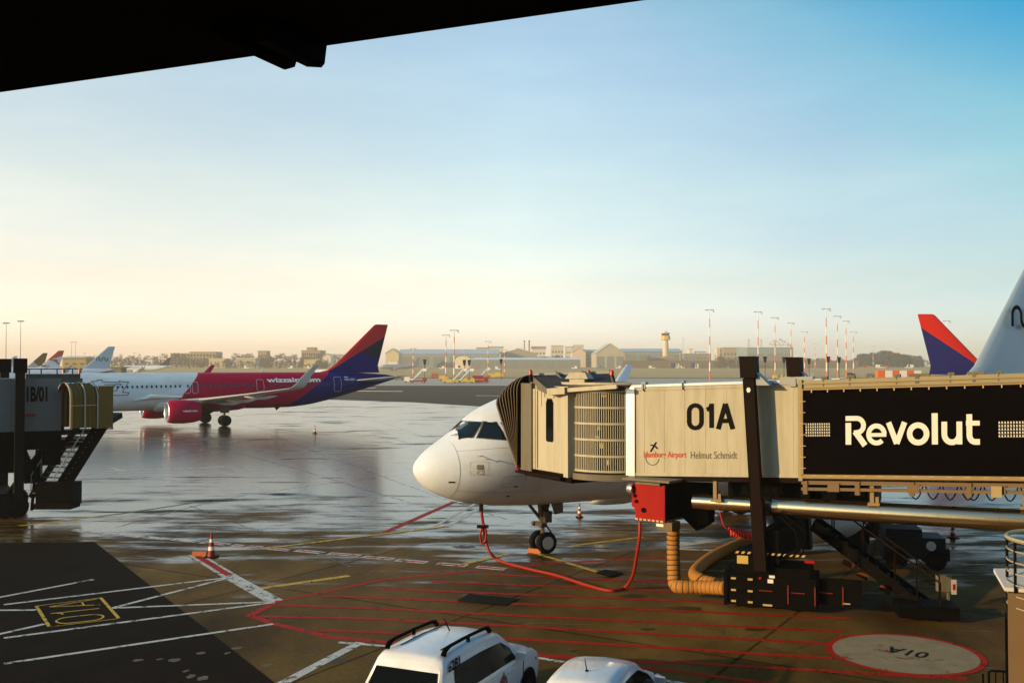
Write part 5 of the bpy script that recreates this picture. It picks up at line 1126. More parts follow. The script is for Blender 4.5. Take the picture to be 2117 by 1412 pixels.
rk = thing('rail_rack', 'low dark rail rack with upright bars beside the white 01A circle', 'rack', (G(1950, 1412).x, 18.4, 0), R(-6))
b = MB(); b.tube([(-.42, 0, 0), (-.42, 0, 1.13), (-.36, 0, 1.15), (.75, 0, 1.12)], .022, 8); b.tube([(-.42, .3, 0), (-.42, .3, 1.0)], .02, 8); b.build('frame', BLACK, rk, True)
b = MB()
for i in range(8): b.tube([(-.3 + i * .13, 0, 0), (-.3 + i * .13, 0, 1.13)], .012, 6)
b.build('upright_bar', BLACK, rk)

# ------------------------------------------------------------------ terminal roof over the viewer, and an added dark block behind
SOF = mat('shade_soffit', (.006, .006, .006), .95, var=.1, spec=.05)  # black base colour carries the shade of the roof underside
e0 = AT(4, 187, 6.6); e1 = AT(1300, 1, 4.96); ed = (e1 - e0); ed.z = 0; ed.normalize(); zf = 8.5
en_ = Vector((ed.y, -ed.x, 0)); 
if en_.y > 0: en_ = -en_
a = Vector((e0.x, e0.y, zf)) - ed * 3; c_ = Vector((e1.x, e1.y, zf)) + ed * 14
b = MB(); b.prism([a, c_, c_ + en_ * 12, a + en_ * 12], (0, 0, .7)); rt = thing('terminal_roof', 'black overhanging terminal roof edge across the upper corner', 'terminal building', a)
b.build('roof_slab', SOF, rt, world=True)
b = MB(); b.box(-7, 70, -45, -2.2, 0, 24); b.build('sky_blocker', mat('sky_blocker_dark', (.035, .033, .03), .5, spec=.2), rt, world=True)  # added unseen block, cuts the sky light from behind the camera
b = MB()
for i in range(25): b.box(-6.8 + i * 3.1, -6.55 + i * 3.1, -2.2, -2.0, 0, 24)
b.build('sky_blocker_rib', DARK, rt, world=True)
for px0, px1, lab in ((545, 612, 'rounded black fitting with a sloping side under the roof edge'), (614, 673, 'smaller rounded black fitting under the roof edge')):
    def ep(px):
        k_ = (px - CX) / FPX; p = Vector((e0.x, e0.y, zf)); t = (k_ * p.y - p.x) / (ed.x - k_ * ed.y); return p + ed * t
    A_, B_ = ep(px0), ep(px1); L_ = (B_ - A_).length; hgt = .105
    pr = [(0, 0), (.55, -hgt * .95), (.62, -hgt), (.92, -hgt * .92), (.98, -hgt * .6), (1, 0)] if px0 < 600 else [(0, 0), (.03, -hgt * .5), (.3, -hgt), (.82, -hgt * 1.15), (.93, -hgt * .95), (1, 0)]
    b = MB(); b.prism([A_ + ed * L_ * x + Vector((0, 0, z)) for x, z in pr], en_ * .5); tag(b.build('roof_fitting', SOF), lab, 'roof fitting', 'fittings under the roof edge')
# ------------------------------------------------------------------ floodlight masts, signal posts
MASTR = mat('mast_red', (.66, .13, .012), .5, var=.1); MASTW = mat('mast_white', (.70, .68, .64), .5, var=.05)
def mast(px, top, Y, label, w=1.0, plain=False, arms=True, bands=8):
    P = AT(px, top, Y); g = gz(Y); H_ = P.z - g; r = thing('floodlight_mast', label, 'floodlight mast', (P.x, Y, g), 0, 'striped floodlight masts')
    b = MB(); n = 10; rings = []
    for i in range(bands + 1):
        q = (.36 - .2 * i / bands) * w; rings.append([(q * math.cos(2 * math.pi * k_ / n), q * math.sin(2 * math.pi * k_ / n), H_ * i / bands) for k_ in range(n)])
    b.loft(rings, mf=lambda i, k_: 0 if plain else (i % 2)); b.build('pole', [GREY, GREY] if plain else [MASTR, MASTW], r, True)
    b = MB(); b.box(-1.9 * w, 1.9 * w, -.12, .12, H_, H_ + .2)
    for x in (-1.7, -.9, .9, 1.7): b.hexa([(x * w - .3, -.25, H_ - .25), (x * w + .3, -.25, H_ - .25), (x * w + .3, .25, H_ - .1), (x * w - .3, .25, H_ - .1), (x * w - .3, -.25, H_ + .05), (x * w + .3, -.25, H_ + .05), (x * w + .3, .25, H_ + .1), (x * w - .3, .25, H_ + .1)])
    b.box(1.4 * w, 2.1 * w, -.3, .3, H_ - .9, H_ - .5) if arms else None
    b.build('lamp_head', GREY, r)
M_ = [(1467, 641, 457, 'tallest striped mast right of the control tower'), (1567, 645, 474, 'striped mast just behind the brown lift column'), (1602, 657, 531, 'second striped mast right of the brown lift column'), (1635, 668, 598, 'striped mast behind the second column cap'), (1663, 686, 752, 'thin pale striped mast right of the second column cap'), (1685, 712, 1150, 'short far striped mast before the dark wall'), (1708, 639, 450, 'tallest mast of the right hand cluster of striped masts'), (1731, 654, 516, 'second mast of the cluster, beside the tallest one'), (1749, 664, 572, 'third mast of the descending cluster of striped masts'), (1764, 686, 752, 'lowest and last mast of the descending cluster'), (1805, 716, 1250, 'faint striped mast before the wooded hill'), (1854, 721, 1250, 'faint striped mast at the end of the wooded hill'), (1957, 664, 520, 'mast head peeping from behind the red and blue tail'),
      (939, 683, 435, 'tall striped mast right of the magenta jet tail'), (922, 693, 500, 'striped mast just left of the tall one near the stairs'), (1009, 706, 633, 'striped mast in front of the white roofed hangar'), (854, 721, 600, 'short striped mast before the gabled hangar'), (1043, 724, 640, 'slim striped mast above the docking hood')]
for px, tp, Y, lab in M_: mast(px, tp, Y, lab, w=1.0 if Y < 700 else 1.3)
for px, tp, Y, lab in [(963, 724, 700, 'pale thin mast behind the stair trucks'), (1412, 700, 1300, 'grey lamp mast right of the control tower'), (1410, 725, 1250, 'short grey mast under the lamp mast'), (13, 668, 320, 'plain brown pole at the far edge'), (43, 664, 330, 'plain brown pole above the 01B column'), (148, 707, 900, 'first of two thin grey twin masts'), (156, 707, 905, 'second of two thin grey twin masts'), (278, 730, 1000, 'short grey mast left of the dark tailed jet'), (175, 730, 1000, 'short grey mast beside the squiggle tail'), (1430, 742, 1200, 'tiny mast before the dark wall'), (1523, 735, 1100, 'thin mast before the bare trees'), (1334, 722, 1250, 'thin mast before the arched hangar'), (1342, 728, 1250, 'thin mast left of the tower base')]:
    mast(px, tp, Y, lab, w=.45 if Y < 400 else .8, plain=True, arms=False)
def signal(px, top, base, lab):
    p = G(px, base); Y = p.y; h = AT(px, top, Y).z; r = thing('stand_signal', lab, 'signal post', p, 0, 'dark signal posts along the taxiway')
    b = MB(); b.cyl((0, 0, 0), (0, 0, h - 1.2), .1, n=8); b.build('post', DARK, r, True)
    b = MB(); b.hexa([(-.35, -.25, h - 2.4), (.35, -.25, h - 2.4), (.35, .25, h - 2.4), (-.35, .25, h - 2.4), (-.75, -.3, h), (.75, -.3, h), (.75, .3, h), (-.75, .3, h)]); b.build('signal_head', BLACK, r)
for px, tp, bs, lab in [(878, 743, 787, 'dark signal post right of the blue tail cone'), (1036, 742, 786, 'dark signal post left of the slim striped mast'), (960, 744, 788, 'dark signal post left of its yellow marked twin'), (970, 744, 788, 'dark signal post before the cream shed'), (1582, 737, 790, 'dark signal post between the two nearest masts'), (1621, 738, 790, 'dark signal post left of the second column cap'), (1673, 741, 788, 'dark signal post right of the second column cap'), (1713, 737, 789, 'dark signal post behind the tallest cluster mast'), (1735, 738, 789, 'dark signal post behind the second cluster mast')]:
    signal(px, tp, bs, lab)

# ------------------------------------------------------------------ buildings far off
GLASSF = mat('far_window', (.06, .06, .055), .3)
def hangar(label, px0, px1, ytop, yeave, Y, depth=60, wallc=(.28, .31, .29), roofc=(.45, .5, .55), kind='ridge', base=None, doors=0, name='hangar', cat='hangar', group='buildings across the airfield'):
    """long side faces the viewer; 'ridge' = pitched roof along the long side, 'gable' = gable towards the viewer, 'arch', 'flat'"""
    g = gz(Y) if base is None else base; a_ = AT(px0, 755, Y); c_ = AT(px1, 755, Y); zr = AT(px0, ytop, Y).z; ze = AT(px0, yeave, Y).z
    cx = (a_.x + c_.x) / 2; hw = (c_.x - a_.x) / 2; r = thing(name, label, cat, (cx, Y, g), 0, group); zr -= g; ze -= g
    wm = mat('wall_' + name, wallc, .7, var=.1, vscale=.1); rm = mat('roof_' + name, roofc, .35, var=.08, vscale=.1)
    b = MB(); rb_ = MB()
    if kind == 'ridge':
        b.box(-hw, hw, 0, depth, 0, ze); b.prism([(-hw, 0, ze), (-hw, depth, ze), (-hw, depth / 2, zr - .3)], (.4, 0, 0)); b.prism([(hw - .4, 0, ze), (hw - .4, depth, ze), (hw - .4, depth / 2, zr - .3)], (.4, 0, 0))
        rb_.prism([(-hw - 1, -1, ze), (-hw - 1, depth / 2, zr), (-hw - 1, depth + 1, ze), (-hw - 1, depth / 2, zr - .5), ], (2 * hw + 2, 0, 0))
    elif kind == 'gable':
        b.prism([(-hw, 0, 0), (hw, 0, 0), (hw, 0, ze), (0, 0, zr), (-hw, 0, ze)], (0, depth, 0)); rb_.prism([(-hw - .5, -.6, ze), (0, -.6, zr + .2), (hw + .5, -.6, ze), (hw + .5, -.6, ze + .5), (0, -.6, zr + .9), (-hw - .5, -.6, ze + .5)], (0, depth + 1, 0))
    elif kind == 'arch':
        pr = [(-hw, 0), (-hw, ze)] + [(-hw * math.cos(t), ze + (zr - ze) * math.sin(t)) for t in np.linspace(.15, math.pi - .15, 12)] + [(hw, ze), (hw, 0)]
        b.prism([(x, 0, z) for x, z in pr], (0, depth, 0)); rb_.loft([[(x * 1.01, y, z + .4) for x, z in pr[1:-1]] for y in (-.5, depth)], closed=False, caps=False)
    else:
        b.box(-hw, hw, 0, depth, 0, zr); rb_.box(-hw - .5, hw + .5, -.6, depth + .5, zr + .002, zr + .6)
    w_ = b.build('wall', wm, r); rb_.build('roof', rm, r)
    if not doors and kind in ('flat', 'ridge') and ze > 3:
        nx = max(3, int(hw / 2.2)); nz = 1 if ze < 8 else 3; b = MB()
        for i in range(nx):
            for j in range(nz):
                if random.random() < .12: continue
                x = -hw + 2 * hw * (i + .25) / nx; z = ze * (.22 + .72 * j / nz); b.box(x, x + hw / nx, -.08, -.02, z, z + ze * .3 / nz)
        b.build('window_band', GLASSF, r)
    for i in range(doors):
        b = MB(); x0 = -hw + 2 * hw * (i + .12) / doors; x1 = -hw + 2 * hw * (i + .88) / doors; b.box(x0, x1, -.25, 0, 0, ze * .8)
        for k_ in range(5): b.box(x0 + (x1 - x0) * k_ / 5, x0 + (x1 - x0) * k_ / 5 + .25, -.35, -.25, 0, ze * .8)
        b.build('door', mat('door_' + name, (.20, .20, .17), .7) if 'door_' + name not in bpy.data.materials else bpy.data.materials['door_' + name], r)
    return r
def windows(r, nx, nz, hw, z0, z1, m=GLASS):
    b = MB()
    for i in range(nx):
        for j in range(nz):
            x = -hw + 2 * hw * (i + .2) / nx; z = z0 + (z1 - z0) * (j + .2) / nz; b.box(x, x + 1.2 * hw / nx, -.08, -.02, z, z + .55 * (z1 - z0) / nz)
    b.build('window_band', m, r)
hangar('long grey hangar with a pale blue roof right of the magenta jet tail', 822, 1030, 721, 732, 1250, 80, (.26, .28, .25), (.40, .47, .54), doors=6)
hangar('cream gabled end of a hangar beside the blue tail', 797, 824, 722, 731, 1180, 40, (.60, .48, .28), (.40, .30, .18), 'gable')
hangar('small white shed in front of the gabled hangar', 802, 822, 747, 750, 1120, 12, (.75, .66, .5), (.5, .45, .35), 'flat', name='shed', cat='shed')
hangar('long low white roofed hangar behind the striped masts', 972, 1200, 739, 744, 1080, 50, (.20, .23, .21), (.66, .68, .70), 'ridge', doors=9)
hangar('bright cream domed shed left of the low white roofed hangar', 940, 972, 736, 744, 1090, 30, (.70, .60, .40), (.75, .66, .48), 'arch', name='shed', cat='shed')
hangar('grey hangar with a curved roof peak behind the white roof', 1035, 1110, 722, 731, 1300, 60, (.30, .27, .2), (.44, .47, .48), 'gable')
hangar('pink gabled house-like hangar left of the big arched hangar', 1183, 1211, 719, 729, 1300, 40, (.62, .48, .34), (.46, .36, .26), 'gable')
hangar('grey low hangar between the pink gable and the arched hangar', 1205, 1240, 722, 727, 1320, 40, (.26, .29, .27), (.38, .43, .44), 'ridge')
hangar('big beige hangar with a stepped arched front', 1232, 1292, 711, 731, 1220, 70, (.40, .36, .25), (.42, .40, .32), 'gable', doors=3)
hangar('long low green grey hangar behind the control tower', 1288, 1410, 720, 727, 1330, 60, (.22, .26, .24), (.36, .43, .47), 'ridge', doors=4)
hangar('low pale roofed building right of the control tower', 1415, 1470, 731, 735, 1280, 40, (.22, .22, .2), (.55, .56, .52), 'flat')
hangar('orange brown building at the foot of the control tower', 1345, 1395, 736, 741, 1270, 30, (.34, .19, .10), (.40, .22, .12), 'ridge', name='tower_annex', cat='building')
hangar('glass fronted hangar with steel trusses above its roof', 1545, 1640, 719, 724, 1250, 60, (.20, .26, .27), (.30, .34, .34), 'flat', doors=5)
hangar('low brown terminal block behind the bare trees', 1495, 1560, 719, 723, 1320, 40, (.36, .28, .19), (.40, .32, .22), 'flat', name='office_block', cat='building')
r = hangar('wide beige office block behind the small dark tailed jet', 352, 446, 731, 733, 1300, 30, (.36, .28, .15), (.30, .23, .12), 'flat', name='office_block', cat='building'); windows(r, 14, 3, 29, 3, 18)
r = hangar('taller roof storey of the beige office block', 392, 446, 728, 730, 1330, 30, (.34, .27, .15), (.28, .22, .12), 'flat', name='office_block', cat='building')
hangar('low cream roofed shed left of the magenta jet text', 432, 465, 742, 745, 1150, 20, (.50, .42, .26), (.66, .58, .40), 'flat', name='shed', cat='shed')
hangar('cream low building behind the magenta fuselage', 488, 528, 741, 745, 1150, 20, (.42, .36, .24), (.66, .58, .42), 'flat', name='shed', cat='shed')
r = hangar('big brown block with a rooftop mast left of the red blue tail', 623, 662, 725, 727, 1350, 40, (.32, .23, .12), (.28, .2, .1), 'flat', name='office_block', cat='building'); windows(r, 8, 3, 12, 6, 20)
hangar('upper storey of the brown block carrying a thin mast', 634, 650, 719, 722, 1360, 20, (.32, .23, .12), (.28, .2, .1), 'flat', name='office_block', cat='building')
hangar('square brown tower block among the trees', 533, 551, 726, 727, 1350, 20, (.34, .24, .12), (.28, .2, .1), 'flat', name='office_block', cat='building')
hangar('white gabled house left of the jet tail fin', 667, 684, 732, 738, 1200, 20, (.70, .62, .48), (.6, .5, .35), 'gable', name='shed', cat='shed')
hangar('blue grey slab building touching the jet tail fin', 695, 722, 733, 735, 1250, 20, (.42, .48, .5), (.5, .52, .5), 'flat', name='office_block', cat='building')
hangar('small tan shed with a pale door before the houses', 628, 660, 744, 747, 1150, 15, (.56, .42, .22), (.6, .46, .26), 'flat', name='shed', cat='shed')
r = hangar('low terminal wing behind the red tipped tail', 130, 178, 742, 744, 620, 20, (.30, .22, .08), (.26, .19, .08), 'flat', name='office_block', cat='building', base=0); windows(r, 10, 1, 7, 2, 5)
hangar('small square hut right of the squiggle tail', 229, 250, 761, 763, 400, 6, (.20, .15, .06), (.22, .17, .07), 'flat', name='hut', cat='hut', base=0)
hangar('far grey hall behind the brown tail fin', 128, 170, 736, 739, 1200, 40, (.44, .36, .2), (.5, .46, .36), 'ridge')
# houses on the rise behind the hangars
for i, (px0, px1, tp, ev, lab) in enumerate([(1068, 1078, 720, 723, 'white house with a hipped roof between two hangars'), (1100, 1128, 716, 721, 'cream house with a wide roof under the chimneys'), (1140, 1165, 715, 717, 'white flat roofed block on the rise'), (1170, 1184, 717, 719, 'low white block left of the pink gable'), (1185, 1207, 714, 716, 'long white block above the pink gable'), (1425, 1432, 722, 723, 'small cream block right of the grey lamp mast'), (1482, 1490, 720, 721, 'pale narrow tower block behind the tallest mast'), (1440, 1460, 726, 728, 'grey block far right of the control tower'), (985, 1010, 718, 720, 'brown house row above the blue roof'), (1010, 1040, 716, 719, 'brown roofed houses at the top of the rise')]):
    hangar(lab, px0, px1, tp, ev, 1500, 15, random.choice([(.66, .58, .46), (.56, .47, .36), (.62, .56, .48)]), random.choice([(.42, .25, .15), (.5, .42, .34)]), 'flat' if tp == ev - 1 or i in (2, 3, 4) else 'ridge', name='house', cat='house', group='houses on the rise')
# twin chimneys
for px, lab in ((1084, 'thinner of the two brick chimneys on the skyline'), (1094, 'thicker of the two brick chimneys on the skyline')):
    P = AT(px, 704, 1500); r = thing('chimney', lab, 'chimney', (P.x, 1500, 4), 0, 'twin brick chimneys'); b = MB(); b.cyl((0, 0, 0), (0, 0, P.z - 4), 1.3, .9 if px < 1090 else 1.2, 10); b.build('stack', mat('brick_%d' % px, (.34, .2, .12), .8), r, True); b = MB(); b.cyl((0, 0, P.z - 5), (0, 0, P.z - 4.2), 1.45, 1.45, 10); b.build('rim', BROWN, r)
# control tower
Yt = 1290; P = AT(1376, 742, Yt); tw = thing('control_tower', 'yellow and cream airport control tower with a wide cab on a round shaft', 'control tower', (P.x, Yt, 4)); m_ = Yt / FPX
def tz(py): return AT(1376, py, Yt).z - 4
TWC = mat('tower_cream', (.62, .52, .33), .6); TWY = mat('tower_yellow', (.60, .40, .12), .6)
b = MB(); b.cyl((0, 0, 0), (0, 0, tz(703)), 4.2 * m_ / .62, 3.6 * m_ / .62, 24); b.build('shaft', TWC, tw, True)
def octo(b_, z0, z1, r0, r1, n=8, m=0): b_.loft([[(r0 * math.cos(2 * math.pi * (k_ + .5) / n), r0 * math.sin(2 * math.pi * (k_ + .5) / n), z0) for k_ in range(n)], [(r1 * math.cos(2 * math.pi * (k_ + .5) / n), r1 * math.sin(2 * math.pi * (k_ + .5) / n), z1) for k_ in range(n)]], m=m)
b = MB(); octo(b, tz(703), tz(694), 6.0, 6.3); octo(b, tz(702.4), tz(701), 6.35, 6.35); b.build('service_floor', TWY, tw)
b = MB(); octo(b, tz(694), tz(689.5), 4.4, 5.5); b.build('cab_glazing', GLASS, tw)
b = MB(); octo(b, tz(689.5), tz(687.8), 5.8, 5.5); octo(b, tz(694.4), tz(693.8), 5.2, 5.2); octo(b, tz(687.8), tz(685.5), 2.5, 2.2); b.build('roof', TWY, tw)
b = MB(); b.cyl((0, 0, tz(685.5)), (0, 0, tz(680.5)), .18, .08, 6); b.cyl((1.3, 0, tz(685.5)), (1.3, 0, tz(682)), .12, .08, 6); b.build('antenna', GREY, tw)
# steel roof trusses and cranes behind the glass hangar
cr_ = thing('roof_truss', 'tripod steel roof truss standing over the glass fronted hangar', 'roof truss', AT(1605, 719, 1270)); b = MB()
A = lambda px, py: AT(px, py, 1270)
for p, q in (((1590, 712), (1603, 701)), ((1603, 701), (1612, 712)), ((1612, 700), (1638, 718)), ((1612, 700), (1612, 719)), ((1618, 708), (1612, 700)), ((1590, 712), (1640, 714)), ((1600, 704), (1606, 716)), ((1624, 704), (1616, 716)), ((1630, 708), (1628, 718)), ((1595, 716), (1608, 704))): b.bar(A(*p), A(*q), .5, .5)
b.build('strut', GREY, cr_, world=True)
for px, lab in ((1548, 'left skeletal crane tower on the skyline'), (1574, 'skeletal crane tower beside the roof truss')):
    r = thing('crane_tower', lab, 'crane tower', AT(px, 719, 1300), 0, 'skeletal towers on the skyline'); b = MB()
    for s_ in (-2, 2): b.bar(AT(px + s_, 719, 1300), AT(px + s_ * .4, 702, 1300), .35, .35)
    for k_ in range(5): b.bar(AT(px - 2 + k_ * .3, 717 - k_ * 3, 1300), AT(px + 1.6 - k_ * .3, 714.5 - k_ * 3, 1300), .3, .3)
    b.bar(AT(px - 2, 703, 1300), AT(px + 2, 703, 1300), .6, .8); b.build('lattice', GREY, r, world=True)
# noise wall
nw = thing('noise_wall', 'long low brown wall along the far edge of the runway grass', 'wall', (AT(1600, 755, 1150).x, 1150, 3)); b = MB()
A_, B_ = AT(1288, 755, 1150).x, AT(1775, 755, 1150).x; b.box(A_, B_, 1150, 1151, 2, AT(1400, 745.5, 1150).z)
for i in range(60): x = A_ + (B_ - A_) * i / 60; b.box(x, x + .5, 1149.7, 1150, 2, AT(1400, 745.3, 1150).z)
b.build('panel', mat('wall_brown', (.16, .12, .065), .8, var=.2, vscale=.1), nw, world=True)
# checkered barrier
oh = thing('striped_barrier', 'orange and white striped barrier behind the bridge roof', 'barrier', AT(1855, 780, 300)); b = MB(); n = 6
for i in range(n):
    p, q = AT(1815 + i * 15, 766, 300), AT(1815 + (i + 1) * 15, 766, 300); b.box(p.x, q.x, 300, 302, 3.1, p.z, i % 2)
for i in range(0, n + 1, 2): p = AT(1815 + i * 15, 766, 300); b.box(p.x - .1, p.x + .1, 302.01, 302.2, 0, 3.4, 2)
b.build('panel', [MASTR, MASTW, GREY], oh, world=True)

# ------------------------------------------------------------------ ground equipment across the taxiway
def stair_truck(px, py, lab, flip=1, col=YELLOW):
    p = G(px, py); r = thing('stair_truck', lab, 'stair truck', p, 0, 'passenger stair trucks'); f_ = flip
    b = MB(); b.box(-3.2, 3.2, -1, 1, .45, .95); b.box(-3.4 if f_ < 0 else 2.0, -2.0 if f_ < 0 else 3.4, -1, 1, .95, 1.8); b.build('chassis', col, r)
    b = MB()
    for i in range(10): x = -2.2 * f_ + f_ * i * .42; b.box(min(x, x + f_ * .42), max(x, x + f_ * .42), -.8, .8, .95 + i * .36, 1.2 + i * .36)
    b.box(min(1.9 * f_, 3.2 * f_), max(1.9 * f_, 3.2 * f_), -.85, .85, 4.3, 4.45); b.build('steps', ALU, r)
    b = MB()
    for y in (-.85, .85):
        b.hexa([(-2.3 * f_, y - .03, 1.0), (-1.9 * f_, y - .03, 1.0), (-1.9 * f_, y + .03, 1.0), (-2.3 * f_, y + .03, 1.0), (1.8 * f_, y - .03, 5.4), (2.2 * f_, y - .03, 5.4), (2.2 * f_, y + .03, 5.4), (1.8 * f_, y + .03, 5.4)]); b.box(min(1.9 * f_, 3.2 * f_), max(1.9 * f_, 3.2 * f_), y - .03, y + .03, 4.45, 5.4)
    b.build('side_panel', WHITE, r)
    for x in (-2.2, 2.2):
        for y in (-1, 1): b = MB(); wheel(b, (x, y, .45), .45, .3); b.build('wheel', [RUBBER, GREY], r)
stair_truck(948, 791, 'grey stair truck on yellow chassis, left one of two by the tall mast'); stair_truck(962, 791.5, 'grey stair truck on yellow chassis with an orange front, right one of two')
stair_truck(864, 791, 'grey stair truck beside the cream cart, right of the tail cone', 1, RED); stair_truck(1000, 783, 'pale low stair truck left of the slim mast', 1, ORANGE)
stair_truck(1655, 786, 'pale stair truck behind the second column', -1, WHITE)
def cart(px, py, lab, col, L=3.5, H_=1.8):
    p = G(px, py) if py > 757 else None; r = thing('equipment_cart', lab, 'equipment cart', p, 0, 'airport carts across the taxiway')
    b = MB(); b.box(-L / 2, L / 2, -.8, .8, .4, .6); b.box(-L / 2, L * .15, -.8, .8, .6, H_); b.box(L * .2, L * .45, -.7, .7, .6, H_ * .75); b.build('body', col, r)
    b = MB(); b.hexa([(-L / 2, -.85, H_), (L * .15, -.85, H_), (L * .15, .85, H_), (-L / 2, .85, H_), (-L * .45, -.8, H_ + .2), (L * .1, -.8, H_ + .2), (L * .1, .8, H_ + .2), (-L * .45, .8, H_ + .2)]); b.build('canopy', GREY, r)
    for x in (-L * .35, L * .35):
        for y in (-.8, .8): b = MB(); wheel(b, (x, y, .35), .35, .2); b.build('wheel', [RUBBER, GREY], r)
for px, py, lab, col, L_, H_ in [(845, 791, 'cream cart touching the tip of the jet tailplane', CREAM, 3.2, 2.2), (902, 782, 'orange cart left of the striped mast', ORANGE, 5, 2.6), (918, 786, 'yellow cart at the foot of the left mast', YELLOW, 4.5, 2.0), (930, 792, 'long yellow dolly left of the stair trucks', YELLOW, 5.5, 1.3), (994, 790, 'red loader with a flat bed right of the stair trucks', RED, 6.5, 2.6), (996, 792, 'low red trailer in front of the red loader', RED, 5, 1.2), (983, 792, 'yellow low trailer between stair truck and loader', YELLOW, 4, 1.1), (1020, 781, 'olive cart behind the loader', YELLOW, 6, 2.2), (1032, 780, 'olive yellow tank cart left of the slim mast', YELLOW, 5, 2.6), (1015, 780, 'dull green cart at the foot of a striped mast', DKBEIGE, 4, 2.2), (825, 786, 'low cart hidden behind the blue tail cone', DKBEIGE, 4, 1.5), (1613, 784, 'yellow cart behind the lift column', YELLOW, 7, 2.0), (1640, 786, 'orange cart beside the yellow one', ORANGE, 4, 2.0), (1680, 780, 'grey cart with a lattice load', GREY, 4, 2.4), (1800, 780, 'olive cart left of the striped barrier', DKBEIGE, 5, 2.2), (1760, 777, 'dark cart behind the descending masts', DARK, 5, 2.0)]:
    cart(px, py, lab, col, L_, H_)
def van(px, Y, lab, col, L=5.0, H_=2.2, flip=1):
    p = AT(px, 755, Y); r = thing('service_van', lab, 'van', (p.x, Y, gz(Y)), 0, 'vehicles at the far edge of the airfield'); f_ = flip
    b = MB(); b.prism([(-L / 2 * f_, -.95, .35), (L / 2 * f_, -.95, .35), (L / 2 * f_, -.95, 1.1), (L * .3 * f_, -.95, 1.25), (L * .18 * f_, -.95, H_), (-L / 2 * f_, -.95, H_)], (0, 1.9, 0)); b.build('body', col, r)
    b = MB(); b.prism([(-L * .05 * f_, -.97, 1.3), (L * .27 * f_, -.97, 1.3), (L * .17 * f_, -.97, H_ - .2), (-L * .05 * f_, -.97, H_ - .2)], (0, .01, 0)); b.build('window', GLASS, r)
    for x in (-L * .32, L * .32):
        b = MB(); wheel(b, (x, -.9, .36), .36, .2); b.build('wheel', [RUBBER, GREY], r)
VW = [WHITE, CREAM, WHITE, GREY, ORANGE, BLUE]
for i, (px, Y, lab, ci, L_, H_) in enumerate([(913, 1050, 'white van before the cream shed', 0, 6, 3), (948, 1040, 'white truck before the domed shed', 0, 9, 4), (880, 1040, 'grey van under the long hangar', 3, 7, 3), (1030, 1000, 'white van on the grass before the dark hangar doors', 0, 6, 3), (1187, 1060, 'white van at the end of the low hangar', 0, 6, 3), (1240, 1120, 'pale van before the arched hangar', 1, 6, 3), (1278, 1100, 'small white van left of the winglet', 0, 5, 3), (1393, 1120, 'blue container truck under the control tower', 5, 6, 6), (1400, 1118, 'cream van beside the blue truck', 1, 4, 5), (1434, 1120, 'blue box van before the dark wall', 5, 5, 6), (1440, 1118, 'cream van right of the blue box van', 1, 4, 5), (1410, 1119, 'tan van between the blue trucks', 1, 6, 3), (600, 1080, 'white van before the low trees', 0, 5, 3), (510, 1080, 'white van under the cream building', 0, 5, 3), (530, 1085, 'grey van beside the cream building', 3, 5, 3), (640, 1085, 'cream van by the tan shed', 1, 5, 3), (246, 1000, 'white car left of the dark tailed jet', 0, 5, 3), (272, 1005, 'cream car beyond the dark tailed jet', 1, 5, 3), (812, 1060, 'orange cart under the gabled hangar', 4, 5, 2.5), (826, 1050, 'red orange van right of the white shed', 4, 5, 2.5), (1500, 1110, 'cream baggage ramp truck left of the bare trees', 1, 7, 2.5), (1348, 1100, 'pale truck left of the tower annex', 1, 7, 3), (1790, 1150, 'red van under the wooded hill', 4, 8, 3), (1820, 1150, 'cream truck under the wooded hill', 1, 10, 4), (1880, 1150, 'pale pink truck at the end of the wooded hill', 1, 9, 4), (1835, 1148, 'orange van under the wooded hill', 4, 5, 3)]):
    van(px, Y, lab, VW[ci], L_, H_, 1 if i % 2 else -1)
tk = thing('tank_truck', 'white tank truck with an orange cab behind the grey winglet', 'tank truck', (AT(657, 755, 620).x, 620, gz(620)))
b = MB(); b.tube([(-4.2, 0, 2.6), (-4, 0, 2.6), (6.2, 0, 2.6), (6.5, 0, 2.6)], [.8, 1.35, 1.35, .9], 16); b.build('tank', WHITE, tk, True)
b = MB(); b.prism([(-7.2, -1.1, .6), (-4.7, -1.1, .6), (-4.7, -1.1, 3.6), (-6.4, -1.1, 3.6), (-7.1, -1.1, 2.2)], (0, 2.2, 0)); b.build('cab', ORANGE, tk)
for x in (-6, 2, 4.5): b = MB(); wheel(b, (x, -1, .55), .55, .4); b.build('wheel', [RUBBER, GREY], tk)

